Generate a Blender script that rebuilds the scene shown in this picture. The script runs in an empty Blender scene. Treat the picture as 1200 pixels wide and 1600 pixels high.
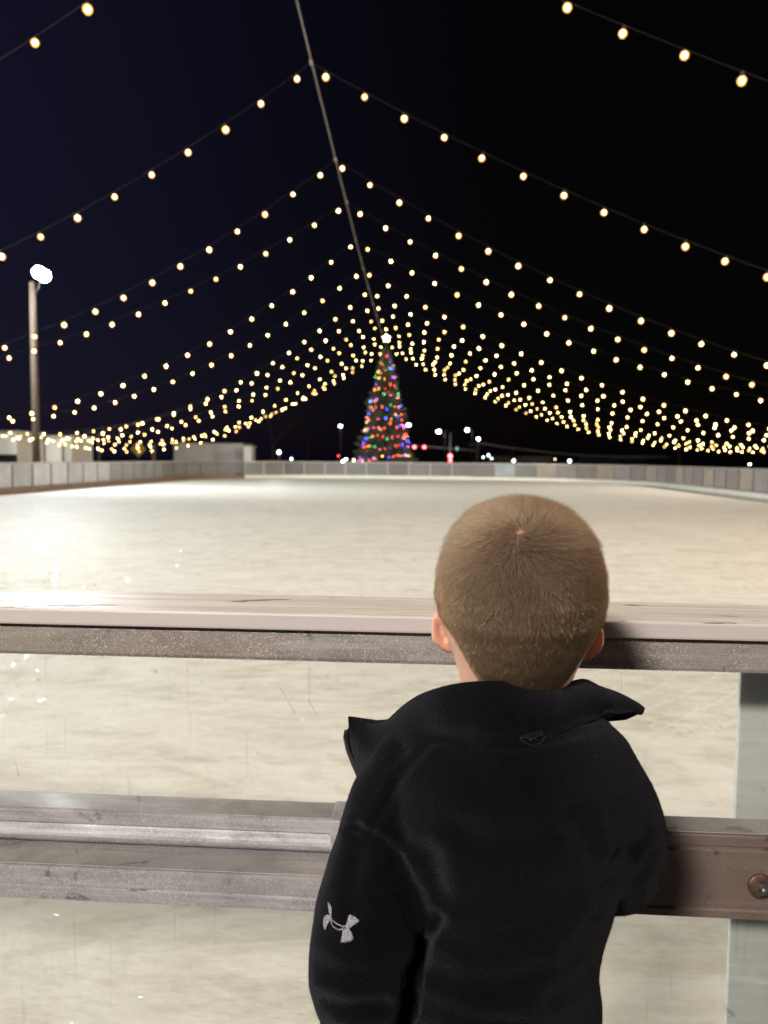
import bpy, bmesh, math, random
import numpy as np
from mathutils import Vector, Matrix, noise
from mathutils.bvhtree import BVHTree
PI = math.pi
random.seed(7); rng = np.random.default_rng(7)
scene = bpy.context.scene
C = scene.collection

# ------------------------------------------------------------------ camera
FPX, PITCH, ROLL, YAW, CAMH = 1202.0, math.radians(3.996), math.radians(.517), math.radians(3.70), 1.22
def ray(px, py):
    """direction of the sight line through a pixel of the 1200x1600 photo"""
    u, v = px-600, py-800
    cr, sr = math.cos(ROLL), math.sin(ROLL)
    u, v = u*cr+v*sr, -u*sr+v*cr
    cp, sp = math.cos(PITCH), math.sin(PITCH)
    x, up = u/FPX, -v/FPX
    y = cp+up*sp; z = -sp+up*cp
    c, s = math.cos(YAW), math.sin(YAW)
    return Vector((x*c-y*s, x*s+y*c, z))
def W(px, py, Y):
    d = ray(px, py); t = Y/d.y
    return Vector((d.x*t, Y, CAMH+d.z*t))
CAMP = Vector((0, 0, CAMH))
cam = bpy.data.cameras.new("camera"); camo = bpy.data.objects.new("camera", cam); C.objects.link(camo)
fw = ray(600, 800).normalized(); rt = (ray(700, 800)-ray(600, 800)).normalized(); up = rt.cross(fw).normalized()
camo.matrix_world = Matrix(((rt.x, up.x, -fw.x, 0), (rt.y, up.y, -fw.y, 0), (rt.z, up.z, -fw.z, CAMH), (0, 0, 0, 1)))
cam.sensor_fit = 'HORIZONTAL'; cam.sensor_width = 36; cam.lens = FPX/1200*36
cam.clip_start = .05; cam.clip_end = 2000
cam.dof.use_dof = True; cam.dof.focus_distance = .72; cam.dof.aperture_fstop = 10.5
scene.camera = camo

# ------------------------------------------------------------------ night sky, exposure
w = bpy.data.worlds.new("World"); scene.world = w; w.use_nodes = True
nt = w.node_tree; bg = nt.nodes['Background']
sky = nt.nodes.new('ShaderNodeTexSky'); sky.sky_type = 'NISHITA'; sky.sun_disc = False
sky.sun_elevation = math.radians(-4); sky.sun_rotation = math.radians(-60)
tint = nt.nodes.new('ShaderNodeMix'); tint.data_type = 'RGBA'; tint.blend_type = 'MULTIPLY'; tint.inputs[0].default_value = 1
tc = nt.nodes.new('ShaderNodeTexCoord'); sep = nt.nodes.new('ShaderNodeSeparateXYZ')
mr = nt.nodes.new('ShaderNodeMapRange'); mr.interpolation_type = 'SMOOTHSTEP'
mr.inputs['From Min'].default_value = -.75; mr.inputs['From Max'].default_value = .15
rampc = nt.nodes.new('ShaderNodeMix'); rampc.data_type = 'RGBA'
rampc.inputs[6].default_value = (.0066, .0060, .0190, 1); rampc.inputs[7].default_value = (.0009, .0009, .0010, 1)
nt.links.new(tc.outputs['Generated'], sep.inputs[0]); nt.links.new(sep.outputs['X'], mr.inputs['Value'])
nt.links.new(mr.outputs[0], rampc.inputs[0])
addn = nt.nodes.new('ShaderNodeMix'); addn.data_type = 'RGBA'; addn.blend_type = 'ADD'; addn.inputs[0].default_value = .02
nt.links.new(rampc.outputs[2], addn.inputs[6]); nt.links.new(sky.outputs[0], addn.inputs[7])
nt.links.new(addn.outputs[2], bg.inputs[0]); bg.inputs[1].default_value = 1.0
scene.view_settings.view_transform = 'Standard'; scene.view_settings.look = 'None'
scene.view_settings.exposure = 0.0; scene.view_settings.gamma = 1
scene.cycles.use_denoising = True
scene.cycles.max_bounces = 8; scene.cycles.transparent_max_bounces = 16
scene.cycles.sample_clamp_indirect = 6; scene.cycles.sample_clamp_direct = 0

# ------------------------------------------------------------------ helpers
def obj(name, me, mat=None, parent=None, smooth=False):
    """link mesh data (or a bmesh) as one mesh object"""
    if isinstance(me, bmesh.types.BMesh):
        m = bpy.data.meshes.new(name); me.to_mesh(m); me.free(); me = m
    o = bpy.data.objects.new(name, me); C.objects.link(o)
    if mat is not None:
        for mm in (mat if isinstance(mat, (list, tuple)) else [mat]): me.materials.append(mm)
    if parent is not None: o.parent = parent
    if smooth: me.shade_smooth()
    return o
def tag(o, label=None, cat=None, group=None, kind=None):
    if label: o['label'] = label
    if cat: o['category'] = cat
    if group: o['group'] = group
    if kind: o['kind'] = kind
    return o
def thing(name, label, cat, loc=(0, 0, 0), rz=0, group=None):
    o = bpy.data.objects.new(name, None); C.objects.link(o); o.location = loc; o.rotation_euler = (0, 0, rz)
    o.empty_display_size = .1
    return tag(o, label, cat, group)
def bx(bm, x0, x1, y0, y1, z0, z1, bev=0, mi=0):
    r = bmesh.ops.create_cube(bm, size=1)
    vs = r['verts']
    for v in vs: v.co = Vector(((x0+x1)/2+v.co.x*(x1-x0), (y0+y1)/2+v.co.y*(y1-y0), (z0+z1)/2+v.co.z*(z1-z0)))
    fs = {f for v in vs for f in v.link_faces}
    for f in fs: f.material_index = mi
    if bev:
        es = {e for v in vs for e in v.link_edges}
        bmesh.ops.bevel(bm, geom=list(es), offset=bev, segments=2, affect='EDGES', profile=.6)
    return bm
def box(name, m, parent, *a, bev=0):
    return obj(name, bx(bmesh.new(), *a, bev=bev), m, parent)
def frame_dirs(pts):
    T = []
    for i in range(len(pts)):
        a = pts[max(i-1, 0)]; b = pts[min(i+1, len(pts)-1)]; T.append((b-a).normalized())
    return T
def tube(bm, pts, rad, seg=10, caps=True, mi=0, upv=Vector((0, 0, 1))):
    """round tube through pts; rad a number or one (rx, ry) or r per point"""
    pts = [Vector(p) for p in pts]; T = frame_dirs(pts); rings = []
    ref = upv if abs(T[0].dot(upv)) < .95 else Vector((0, 1, 0))
    n = (ref-T[0]*ref.dot(T[0])).normalized()
    for i, p in enumerate(pts):
        n = (n-T[i]*n.dot(T[i])).normalized(); b = T[i].cross(n)
        r = rad[i] if isinstance(rad, (list, tuple)) else rad
        rx, ry = r if isinstance(r, (list, tuple)) else (r, r)
        rings.append([bm.verts.new(p+b*math.cos(2*PI*k/seg)*rx+n*math.sin(2*PI*k/seg)*ry) for k in range(seg)])
    for a, c in zip(rings, rings[1:]):
        for k in range(seg):
            f = bm.faces.new((a[k], a[(k+1) % seg], c[(k+1) % seg], c[k])); f.material_index = mi; f.smooth = True
    if caps:
        for rg, flip in ((rings[0], True), (rings[-1], False)):
            f = bm.faces.new(rg[::-1] if flip else rg); f.material_index = mi
    return bm
def sweep(bm, path, prof, closed=False, mi=0):
    """sweep a closed (offset, height) profile along a horizontal path; offset is to the left of travel"""
    n = len(path); rows = []
    for i, p in enumerate(path):
        a = path[i-1] if (i > 0 or closed) else path[i]; b = path[(i+1) % n] if (i < n-1 or closed) else path[i]
        t = Vector((b[0]-a[0], b[1]-a[1])).normalized(); nn = Vector((-t.y, t.x))
        rows.append([bm.verts.new((p[0]+nn.x*o, p[1]+nn.y*o, z)) for o, z in prof])
    m = len(prof)
    for i in range(n if closed else n-1):
        a, b = rows[i], rows[(i+1) % n]
        for k in range(m):
            f = bm.faces.new((a[k], b[k], b[(k+1) % m], a[(k+1) % m])); f.material_index = mi
    if not closed: bm.faces.new(rows[0][::-1]); bm.faces.new(rows[-1])
    bmesh.ops.recalc_face_normals(bm, faces=bm.faces)
    return bm
def lathe(bm, prof, seg=16, c=(0, 0, 0), mi=0):
    rings = []
    for r, z in prof:
        rings.append([bm.verts.new((c[0]+math.cos(2*PI*k/seg)*r, c[1]+math.sin(2*PI*k/seg)*r, c[2]+z)) for k in range(seg)])
    for a, b in zip(rings, rings[1:]):
        for k in range(seg):
            f = bm.faces.new((a[k], a[(k+1) % seg], b[(k+1) % seg], b[k])); f.smooth = True; f.material_index = mi
    bm.faces.new(rings[0][::-1]).material_index = mi; bm.faces.new(rings[-1]).material_index = mi
    return bm

class N:
    """small node-graph builder around a Principled material"""
    def __init__(s, name, base=(.5, .5, .5), rough=.6, metal=0, **kw):
        s.m = bpy.data.materials.new(name); s.m.use_nodes = True; s.t = s.m.node_tree
        s.p = s.t.nodes['Principled BSDF']; s.out = s.t.nodes['Material Output']
        s.set('Base Color', (*base, 1)); s.set('Roughness', rough); s.set('Metallic', metal)
        for k, v in kw.items(): s.set(k.replace('_', ' '), v)
        s.tc = s.t.nodes.new('ShaderNodeTexCoord')
    def set(s, k, v):
        if hasattr(v, 'is_output') or isinstance(v, bpy.types.NodeSocket): s.t.links.new(v, s.p.inputs[k])
        else: s.p.inputs[k].default_value = v
    def node(s, ty, ins={}, **attrs):
        n = s.t.nodes.new(ty)
        for k, v in attrs.items(): setattr(n, k, v)
        for k, v in ins.items():
            if isinstance(v, bpy.types.NodeSocket): s.t.links.new(v, n.inputs[k])
            else: n.inputs[k].default_value = v
        return n
    def co(s, scale=(1, 1, 1), rot=(0, 0, 0), src='Object'):
        return s.node('ShaderNodeMapping', {'Vector': s.tc.outputs[src], 'Scale': scale, 'Rotation': rot}).outputs[0]
    def noise(s, scale, detail=4, rough=.55, vec=None, dist=0):
        return s.node('ShaderNodeTexNoise', {'Vector': vec or s.co(), 'Scale': scale, 'Detail': detail, 'Roughness': rough, 'Distortion': dist}).outputs['Fac']
    def vor(s, scale, vec=None, out='Distance', rand=1):
        return s.node('ShaderNodeTexVoronoi', {'Vector': vec or s.co(), 'Scale': scale, 'Randomness': rand}).outputs[out]
    def ramp(s, fac, stops):
        n = s.node('ShaderNodeValToRGB', {'Fac': fac}); e = n.color_ramp.elements
        while len(e) < len(stops): e.new(.5)
        for q, (pos, c) in zip(e, stops):
            q.position = pos; q.color = (*c, 1) if isinstance(c, (tuple, list)) else (c, c, c, 1)
        return n.outputs[0]
    def math(s, op, a, b=0, clamp=False):
        return s.node('ShaderNodeMath', {0: a, 1: b}, operation=op, use_clamp=clamp).outputs[0]
    def mix(s, fac, a, b, blend='MIX'):
        n = s.node('ShaderNodeMix', {0: fac, 6: a if isinstance(a, bpy.types.NodeSocket) else (*a, 1), 7: b if isinstance(b, bpy.types.NodeSocket) else (*b, 1)}, data_type='RGBA', blend_type=blend)
        return n.outputs[2]
    def bump(s, h, strength=.3, dist=.01, normal=None):
        ins = {'Height': h, 'Strength': strength, 'Distance': dist}
        if normal: ins['Normal'] = normal
        o = s.node('ShaderNodeBump', ins).outputs[0]; s.set('Normal', o); return o

def emit(name, col, strength, base=(.8, .8, .8)):
    n = N(name, base, .4); n.set('Emission Color', (*col, 1)); n.set('Emission Strength', strength); return n.m

# ------------------------------------------------------------------ materials
def mat_ice():
    n = N('rink_ice', (.6, .6, .56), .4)
    v = n.co()
    big = n.noise(.12, 4, .6, v, 1.5)
    mid = n.noise(.9, 6, .65, v, 2.5)
    st = n.noise(1.1, 7, .7, n.co((1.0, 3.4, 1), (0, 0, .5)), 3.5)
    st2 = n.noise(1.7, 6, .7, n.co((4.0, .9, 1), (0, 0, -.7)), 2.5)
    def tracks(cx, cy, sc, dist, lo):
        wv = n.node('ShaderNodeTexWave', {'Vector': n.node('ShaderNodeMapping', {'Vector': n.tc.outputs['Object'], 'Location': (cx, cy, 0), 'Scale': (1, 1, 0)}).outputs[0], 'Scale': sc, 'Distortion': dist, 'Detail': 4, 'Detail Scale': .25, 'Detail Roughness': .5}, wave_type='RINGS', rings_direction='Z').outputs['Fac']
        return n.math('MULTIPLY', n.ramp(wv, [(lo, 0.), (1, 1.)]), n.ramp(n.noise(.35, 3, .6, n.co((1, 1, 1), (0, 0, cx))), [(.48, 0.), (.62, 1.)]))
    arc1 = tracks(5, -9, 1.9, 9, .93); arc2 = tracks(-7, -22, 1.6, 11, .94); arc3 = tracks(-2, 6, 2.6, 13, .95)
    c = n.mix(n.ramp(big, [(.3, 0.), (.7, 1.)]), (.60, .59, .53), (.66, .63, .565))
    c = n.mix(n.ramp(st, [(.42, 0.), (.60, .42)]), c, (.80, .81, .79))
    c = n.mix(n.ramp(st2, [(.46, 0.), (.64, .28)]), c, (.47, .465, .42))
    sw = n.noise(.55, 6, .62, n.co((1, 2.4, 1), (0, 0, .35)), 5.0)
    c = n.mix(n.ramp(sw, [(.44, 0.), (.56, .55)]), c, (.80, .80, .77)); c = n.mix(n.ramp(sw, [(.34, .45), (.44, 0.)]), c, (.46, .45, .41))
    for a_ in (arc1, arc2, arc3): c = n.mix(n.math('MULTIPLY', a_, .65), c, (.80, .80, .77))
    fl = n.ramp(n.vor(7, v), [(.012, 1.), (.03, 0.)])
    c = n.mix(n.math('MULTIPLY', fl, n.ramp(n.noise(3, 2, .5, v), [(.6, 0.), (.66, .8)])), c, (.14, .11, .09))
    gr = n.noise(7, 7, .72, n.co((.6, 3.6, 1), (0, 0, .3)), 2.2)
    c = n.mix(n.ramp(gr, [(.52, 0.), (.76, .32)]), c, (.90, .90, .87)); c = n.mix(n.ramp(gr, [(.28, .3), (.45, 0.)]), c, (.44, .42, .37))
    n.set('Base Color', c)
    rough_h = n.math('ADD', n.math('MULTIPLY', n.noise(26, 5, .65, n.co((1, 2.2, 1), (0, 0, .5))), 1.6), n.math('MULTIPLY', mid, 2.5))
    b = n.node('ShaderNodeBump', {'Height': rough_h, 'Strength': .5, 'Distance': .006}).outputs[0]
    n.set('Normal', b)
    n.set('Roughness', n.ramp(mid, [(.3, .50), (.75, .64)]))
    n.set('IOR', 1.35)
    n.set('Specular IOR Level', .07)
    return n.m
def mat_galv(name, base, dark, speck=.5, rough=.38, tintcol=None, scale=1.0):
    """galvanised / oxidised steel with speckle, streaks and stains"""
    n = N(name, base, rough, .45)
    v = n.co()
    stain = n.noise(6*scale, 6, .65, n.co((1, 1, 2)), 1.2)
    sp = n.node('ShaderNodeTexVoronoi', {'Vector': v, 'Scale': 800*scale}).outputs['Color']
    sp = n.node('ShaderNodeSeparateColor', {0: sp}).outputs[1]
    spk = n.ramp(sp, [(.80, 0.), (.9, 1.)])
    zone = n.ramp(n.noise(9, 3, .6, v), [(.35, .25), (.65, 1.)])
    spk = n.math('MULTIPLY', spk, zone)
    c = n.mix(n.ramp(stain, [(.35, 0.), (.65, 1.)]), base, dark)
    streak = n.noise(14, 5, .7, n.co((.25, 2, 6)), .6)
    c = n.mix(n.ramp(streak, [(.5, 0.), (.75, .5)]), c, tuple(min(1, q*1.7) for q in base))
    if tintcol: c = n.mix(n.ramp(n.noise(3, 3, .5, v), [(.45, 0.), (.7, .6)]), c, tintcol)
    blot = n.ramp(n.noise(22, 4, .6, v, .8), [(.62, 0.), (.70, .75)])
    c = n.mix(blot, c, tuple(q*.45 for q in dark))
    c = n.mix(n.math('MULTIPLY', spk, speck), c, (.75, .73, .74))
    n.set('Base Color', c)
    n.set('Roughness', n.ramp(stain, [(.3, rough), (.7, rough+.16)]))
    h = n.math('ADD', n.math('MULTIPLY', spk, .6), n.noise(300, 3, .6, v))
    n.bump(h, .28, .0012)
    return n.m
def mat_cap():
    n = N('worn_painted_board', (.6, .52, .5), .45)
    g = n.noise(5, 8, .72, n.co((.35, 9, 4), (0, 0, 0)), 1.0)
    grain = n.noise(12, 6, .7, n.co((.16, 16, 8)), .5)
    c = n.mix(n.ramp(g, [(.42, 0.), (.58, 1.)]), (.50, .455, .42), (.62, .59, .55))
    c = n.mix(n.ramp(grain, [(.56, 0.), (.63, .75)]), c, (.34, .28, .24))
    chip = n.ramp(n.noise(16, 5, .6, n.co((.5, 1.6, 1)), .5), [(.64, 0.), (.665, 1.)])
    c = n.mix(chip, c, (.16, .12, .10))
    n.set('Base Color', c)
    n.set('Roughness', n.ramp(grain, [(.35, .30), (.65, .62)]))
    n.bump(n.math('ADD', n.math('MULTIPLY', grain, 1.0), n.math('MULTIPLY', n.math('MULTIPLY', chip, -1.), .8)), .55, .0022)
    return n.m
def mat_edge():
    n = N('pink_painted_edge', (.56, .46, .47), .42)
    c = n.mix(n.ramp(n.noise(4, 5, .6, n.co((.6, 3, 3)), .6), [(.35, 0.), (.7, 1.)]), (.55, .505, .50), (.49, .455, .46))
    chip = n.ramp(n.noise(34, 4, .6, n.co((.5, 1, 1)), .4), [(.72, 0.), (.74, 1.)])
    n.set('Base Color', n.mix(chip, c, (.22, .15, .14))); n.bump(n.noise(90, 3, .6), .15, .001)
    return n.m
def mat_clear():
    """clear plastic panel: see-through, with grime, scuffs and a mirror sheen"""
    m = bpy.data.materials.new('clear_scuffed_panel'); m.use_nodes = True; t = m.node_tree
    t.nodes.remove(t.nodes['Principled BSDF'])
    tr = t.nodes.new('ShaderNodeBsdfTransparent'); tr.inputs[0].default_value = (.955, .965, .955, 1)
    gl = t.nodes.new('ShaderNodeBsdfGlossy'); gl.inputs['Roughness'].default_value = .02
    fr0 = t.nodes.new('ShaderNodeFresnel'); fr0.inputs[0].default_value = 1.45; ge = t.nodes.new('ShaderNodeNewGeometry'); iv = t.nodes.new('ShaderNodeMath'); iv.operation = 'SUBTRACT'; iv.inputs[0].default_value = 1; t.links.new(ge.outputs['Backfacing'], iv.inputs[1])
    fr = t.nodes.new('ShaderNodeMath'); fr.operation = 'MULTIPLY'; t.links.new(fr0.outputs[0], fr.inputs[0]); t.links.new(iv.outputs[0], fr.inputs[1])
    mx = t.nodes.new('ShaderNodeMixShader'); t.links.new(fr.outputs[0], mx.inputs[0]); t.links.new(tr.outputs[0], mx.inputs[1]); t.links.new(gl.outputs[0], mx.inputs[2])
    df = t.nodes.new('ShaderNodeBsdfDiffuse'); df.inputs[0].default_value = (.62, .60, .56, 1)
    tl = t.nodes.new('ShaderNodeBsdfTranslucent'); tl.inputs[0].default_value = (.62, .61, .57, 1)
    ad = t.nodes.new('ShaderNodeMixShader'); ad.inputs[0].default_value = .6; t.links.new(df.outputs[0], ad.inputs[1]); t.links.new(tl.outputs[0], ad.inputs[2])
    c = t.nodes.new('ShaderNodeTexCoord'); mp = t.nodes.new('ShaderNodeMapping'); mp.inputs['Scale'].default_value = (1, 1, 2.5)
    t.links.new(c.outputs['Object'], mp.inputs[0])
    a = t.nodes.new('ShaderNodeTexNoise'); a.inputs['Scale'].default_value = 3.5; a.inputs['Detail'].default_value = 7; a.inputs['Roughness'].default_value = .65; t.links.new(mp.outputs[0], a.inputs['Vector'])
    r = t.nodes.new('ShaderNodeMapRange'); r.inputs['From Min'].default_value = .4; r.inputs['From Max'].default_value = .75; r.inputs['To Min'].default_value = .03; r.inputs['To Max'].default_value = .15
    t.links.new(a.outputs['Fac'], r.inputs[0])
    mp2 = t.nodes.new('ShaderNodeMapping'); mp2.inputs['Scale'].default_value = (30, 30, 1.4); mp2.inputs['Rotation'].default_value = (0, .25, 0); t.links.new(c.outputs['Object'], mp2.inputs[0])
    b = t.nodes.new('ShaderNodeTexNoise'); b.inputs['Scale'].default_value = 3; b.inputs['Detail'].default_value = 3; t.links.new(mp2.outputs[0], b.inputs['Vector'])
    r2 = t.nodes.new('ShaderNodeMapRange'); r2.inputs['From Min'].default_value = .66; r2.inputs['From Max'].default_value = .75; r2.inputs['To Max'].default_value = .14
    t.links.new(b.outputs['Fac'], r2.inputs[0])
    s = t.nodes.new('ShaderNodeMath'); s.operation = 'ADD'; t.links.new(r.outputs[0], s.inputs[0]); t.links.new(r2.outputs[0], s.inputs[1])
    m2 = t.nodes.new('ShaderNodeMixShader'); t.links.new(s.outputs[0], m2.inputs[0]); t.links.new(mx.outputs[0], m2.inputs[1]); t.links.new(ad.outputs[0], m2.inputs[2])
    t.links.new(m2.outputs[0], t.nodes['Material Output'].inputs[0])
    return m
def mat_frost(name, col, opac):
    """hazed plastic board panel of the far barriers: part see-through, part milky"""
    m = bpy.data.materials.new(name); m.use_nodes = True; t = m.node_tree; p = t.nodes['Principled BSDF']
    c = t.nodes.new('ShaderNodeTexCoord'); oi = t.nodes.new('ShaderNodeObjectInfo')
    ad0 = t.nodes.new('ShaderNodeVectorMath'); ad0.operation = 'ADD'; t.links.new(c.outputs['Object'], ad0.inputs[0])
    cb = t.nodes.new('ShaderNodeCombineXYZ'); mm = t.nodes.new('ShaderNodeMath'); mm.operation = 'MULTIPLY'; mm.inputs[1].default_value = 50
    t.links.new(oi.outputs['Random'], mm.inputs[0]); t.links.new(mm.outputs[0], cb.inputs[0]); t.links.new(cb.outputs[0], ad0.inputs[1])
    a = t.nodes.new('ShaderNodeTexNoise'); a.inputs['Scale'].default_value = 2.2; a.inputs['Detail'].default_value = 6; t.links.new(ad0.outputs[0], a.inputs['Vector'])
    mx = t.nodes.new('ShaderNodeMix'); mx.data_type = 'RGBA'; mx.inputs[6].default_value = (*col, 1); mx.inputs[7].default_value = (*(q*.86 for q in col), 1)
    r = t.nodes.new('ShaderNodeMapRange'); r.inputs['From Min'].default_value = .38; r.inputs['From Max'].default_value = .65
    t.links.new(a.outputs['Fac'], r.inputs[0]); t.links.new(r.outputs[0], mx.inputs[0]); t.links.new(mx.outputs[2], p.inputs['Base Color'])
    p.inputs['Roughness'].default_value = .22
    r3 = t.nodes.new('ShaderNodeMapRange'); r3.inputs['To Min'].default_value = opac-.06; r3.inputs['To Max'].default_value = min(1, opac+.06)
    t.links.new(oi.outputs['Random'], r3.inputs[0]); t.links.new(r3.outputs[0], p.inputs['Alpha'])
    return m
def mat_simple(name, col, rough=.6, metal=0, sc=20, var=.3, bump=.15, bd=.004):
    n = N(name, col, rough, metal)
    c = n.mix(n.ramp(n.noise(sc, 5, .6), [(.35, 0.), (.65, 1.)]), col, tuple(q*(1-var) for q in col))
    n.set('Base Color', c); n.bump(n.noise(sc*4, 4, .6), bump, bd); return n.m
M = dict(
    ice=mat_ice(), cap=mat_cap(), edge=mat_edge(), clear=mat_clear(),
    tube=mat_galv('weathered_steel_tube', (.42, .395, .38), (.20, .185, .18), .95, .42, (.29, .24, .20)),
    lowrail=mat_galv('galvanised_rail', (.43, .435, .455), (.28, .285, .30), .55, .6),
    ledge=mat_galv('dull_zinc_ledge', (.44, .43, .41), (.29, .28, .27), .2, .40),
    brown=mat_galv('brown_stained_channel', (.23, .18, .16), (.15, .11, .095), .12, .42, (.26, .20, .18)),
    post=mat_galv('galvanised_post', (.66, .71, .72), (.52, .57, .58), .25, .5, (.72, .77, .79)),
    bolt=mat_simple('rusty_bolt', (.20, .12, .09), .45, .6, 200, .5),
    boltface=mat_simple('worn_bolt_face', (.36, .33, .33), .35, .9, 150, .4),
    alu=mat_simple('far_rail_metal', (.62, .61, .60), .35, .5, 8),
    uprt=mat_simple('barrier_upright', (.22, .21, .21), .4, .4, 8),
    kickw=mat_simple('white_kick_board', (.86, .85, .80), .4, 0, 4, .12),
    kickb=mat_simple('brown_kick_board', (.34, .22, .16), .6, 0, 5, .35),
    wood=mat_simple('pole_wood', (.15, .11, .085), .8, 0, 9, .45, .4, .01),
    wire=mat_simple('black_rubber_wire', (.005, .005, .005), .5, 0, 50, .2),
    cable=mat_simple('steel_ridge_cable', (.30, .26, .23), .5, .3, 60, .3),
    ground=mat_simple('dark_asphalt', (.035, .034, .033), .9, 0, 6, .4, .4, .01),
    darkm=mat_simple('dark_metal', (.05, .05, .055), .5, .5, 20, .3),
    whitep=mat_simple('white_siding', (.85, .85, .80), .5, 0, 5, .12),
    greyp=mat_simple('ribbed_grey_steel', (.60, .57, .55), .55, .1, 4, .15),
    sign=mat_simple('yellow_sign_paint', (.50, .33, .05), .5, 0, 8, .2),
    bark=mat_simple('fir_bark', (.09, .06, .045), .9, 0, 20, .4, .5, .01),
)

# ------------------------------------------------------------------ ground and ice
XL, XR, YN, YF, RC = -13.25, 10.9, 1.0, 45.6, 8.6     # inner faces of the barrier
def rrect(x0, x1, y0, y1, r, step=.62):
    """rounded rectangle, starting mid near side and going clockwise seen from above (left, far, right)"""
    pts = []
    def line(a, b):
        n = max(1, int(math.dist(a, b)/step))
        for i in range(n): pts.append((a[0]+(b[0]-a[0])*i/n, a[1]+(b[1]-a[1])*i/n))
    def arc(cx, cy, a0, a1):
        n = int(abs(a1-a0)*r/step)
        for i in range(n): a = a0+(a1-a0)*i/n; pts.append((cx+r*math.cos(a), cy+r*math.sin(a)))
    line(((x1-r), y0), (x0+r, y0)); arc(x0+r, y0+r, -PI/2, -PI); line((x0, y0+r), (x0, y1-r)); arc(x0+r, y1-r, PI, PI/2)
    line((x0+r, y1), (x1-r, y1)); arc(x1-r, y1-r, PI/2, 0); line((x1, y1-r), (x1, y0+r)); arc(x1-r, y0+r, 0, -PI/2)
    return pts
bm = bmesh.new(); bmesh.ops.create_circle(bm, cap_ends=True, segments=64, radius=600)
for v in bm.verts: v.co.z = -.03
tag(obj('ground', bm, M['ground']), kind='structure')
bm = bmesh.new(); pl = rrect(XL-.06, XR+.06, YN-.06, YF+.06, RC)
bm.faces.new([bm.verts.new((x, y, 0)) for x, y in pl]); bmesh.ops.triangulate(bm, faces=bm.faces)
bmesh.ops.recalc_face_normals(bm, faces=bm.faces)
if bm.faces[:][0].normal.z < 0: bmesh.ops.reverse_faces(bm, faces=bm.faces)
tag(obj('ice_surface', bm, M['ice']), kind='structure')

# loose frost crystals: tiny flat facets lying at all angles, glinting where one mirrors a lamp
def frost():
    V = []; F = []; r = random.Random(5)
    for i in range(70000):
        y = 1.35+22*r.random()**1.35; x = -.1*y-1.2+(r.random()-.5)*(2.5+y*1.15)
        if x < XL+.6 or x > XR-.6: continue
        q = noise.noise(Vector((x*.7, y*.7, 2)))+.35*noise.noise(Vector((x*2.7, y*2.7, 5)))
        if r.random() > .42+.9*q-(.18 if x > 2 else 0)-(.22 if x < -3.5 else 0): continue
        R_ = r.uniform(.0014, .0026) if y < 3.4 else r.choice((.0045, .006, .009, .014)); sg = .12 if y < 3.4 else r.choice((.14, .18, .26)); tx, ty = r.gauss(0, sg), r.gauss(0, sg); n_ = Vector((tx, ty, 1)).normalized()
        u = n_.cross(Vector((0, 1, 0))).normalized(); v = n_.cross(u); a0 = r.random()*6; c0 = Vector((x, y, .0012 if y < 3.4 else .002)); k = len(V)
        for q in range(5): a = a0+q*2*PI/5; V.append(c0+(u*math.cos(a)+v*math.sin(a))*R_*r.uniform(.7, 1.2))
        F.append(tuple(range(k, k+5)))
    me = bpy.data.meshes.new('frost_crystals'); me.from_pydata([tuple(v) for v in V], [], F); me.update()
    return me
fm = N('frost_crystal', (.86, .86, .80), .19); fm.set('IOR', 2.5); fm.set('Specular IOR Level', .5)
tag(obj('frost_crystals', frost(), fm.m), 'tiny glinting frost crystals scattered over the ice', 'frost', kind='stuff')

# ------------------------------------------------------------------ far, left and right barriers (dasher boards)
HW = .985
def path_between(pred):
    return [p for p in PER if pred(p)]
PER = rrect(XL, XR, YN, YF, RC, .305)
i_l = min(range(len(PER)), key=lambda i: math.dist(PER[i], (XL+RC, YN)))          # near-left corner begins
i_f0 = min(range(len(PER)), key=lambda i: math.dist(PER[i], (XL+2.6, YF-2.6)))
i_f1 = min(range(len(PER)), key=lambda i: math.dist(PER[i], (XR-RC, YF)))
def barrier(pts, label, kick, pmat, postm, off):
    t = thing('rink_barrier', label, 'barrier', (pts[0][0], pts[0][1], 0), 0, 'barrier runs around the rink')
    o0 = Vector((pts[0][0], pts[0][1]))
    P = [(p[0]-o0.x, p[1]-o0.y) for p in pts]
    obj('top_rail', sweep(bmesh.new(), P, [(-.03, HW-.05), (.075, HW-.05), (.075, HW), (-.03, HW)]), M['alu'], t)
    obj('bottom_rail', sweep(bmesh.new(), P, [(.0, .16), (.05, .16), (.05, .21), (.0, .21)]), postm, t)
    obj('kick_board', sweep(bmesh.new(), P, [(-.022, .0), (.02, .0), (.02, .17), (-.022, .17)]), kick, t)
    k = off
    while k+4 < len(P):
        seg = P[k:k+5]
        col = pmat(k, pts[k])
        obj('panel', sweep(bmesh.new(), seg, [(.022, .2), (.030, .2), (.030, HW-.045), (.022, HW-.045)]), col, t)
        a, b = P[k], P[min(k+1, len(P)-1)]; ang = math.atan2(b[1]-a[1], b[0]-a[0])
        bmm = bx(bmesh.new(), -.022, .022, -.004, .09, 0, HW-.05, bev=.004)
        u = obj('post', bmm, postm, t); u.location = (a[0], a[1], 0); u.rotation_euler = (0, 0, ang)
        k += 4
    return t
fr_l = [mat_frost('hazed_white_panel', (.62, .64, .66), .9), mat_frost('hazed_cream_panel', (.54, .55, .56), .86)]
fr_f = [mat_frost('hazed_grey_panel', (.31, .31, .31), .70), mat_frost('smoky_panel', (.25, .25, .26), .66)]
fr_m = mat_frost('pale_grey_panel', (.44, .45, .46), .78)
fr_g = mat_frost('blue_white_gate_panel', (.42, .46, .52), .95)
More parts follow.
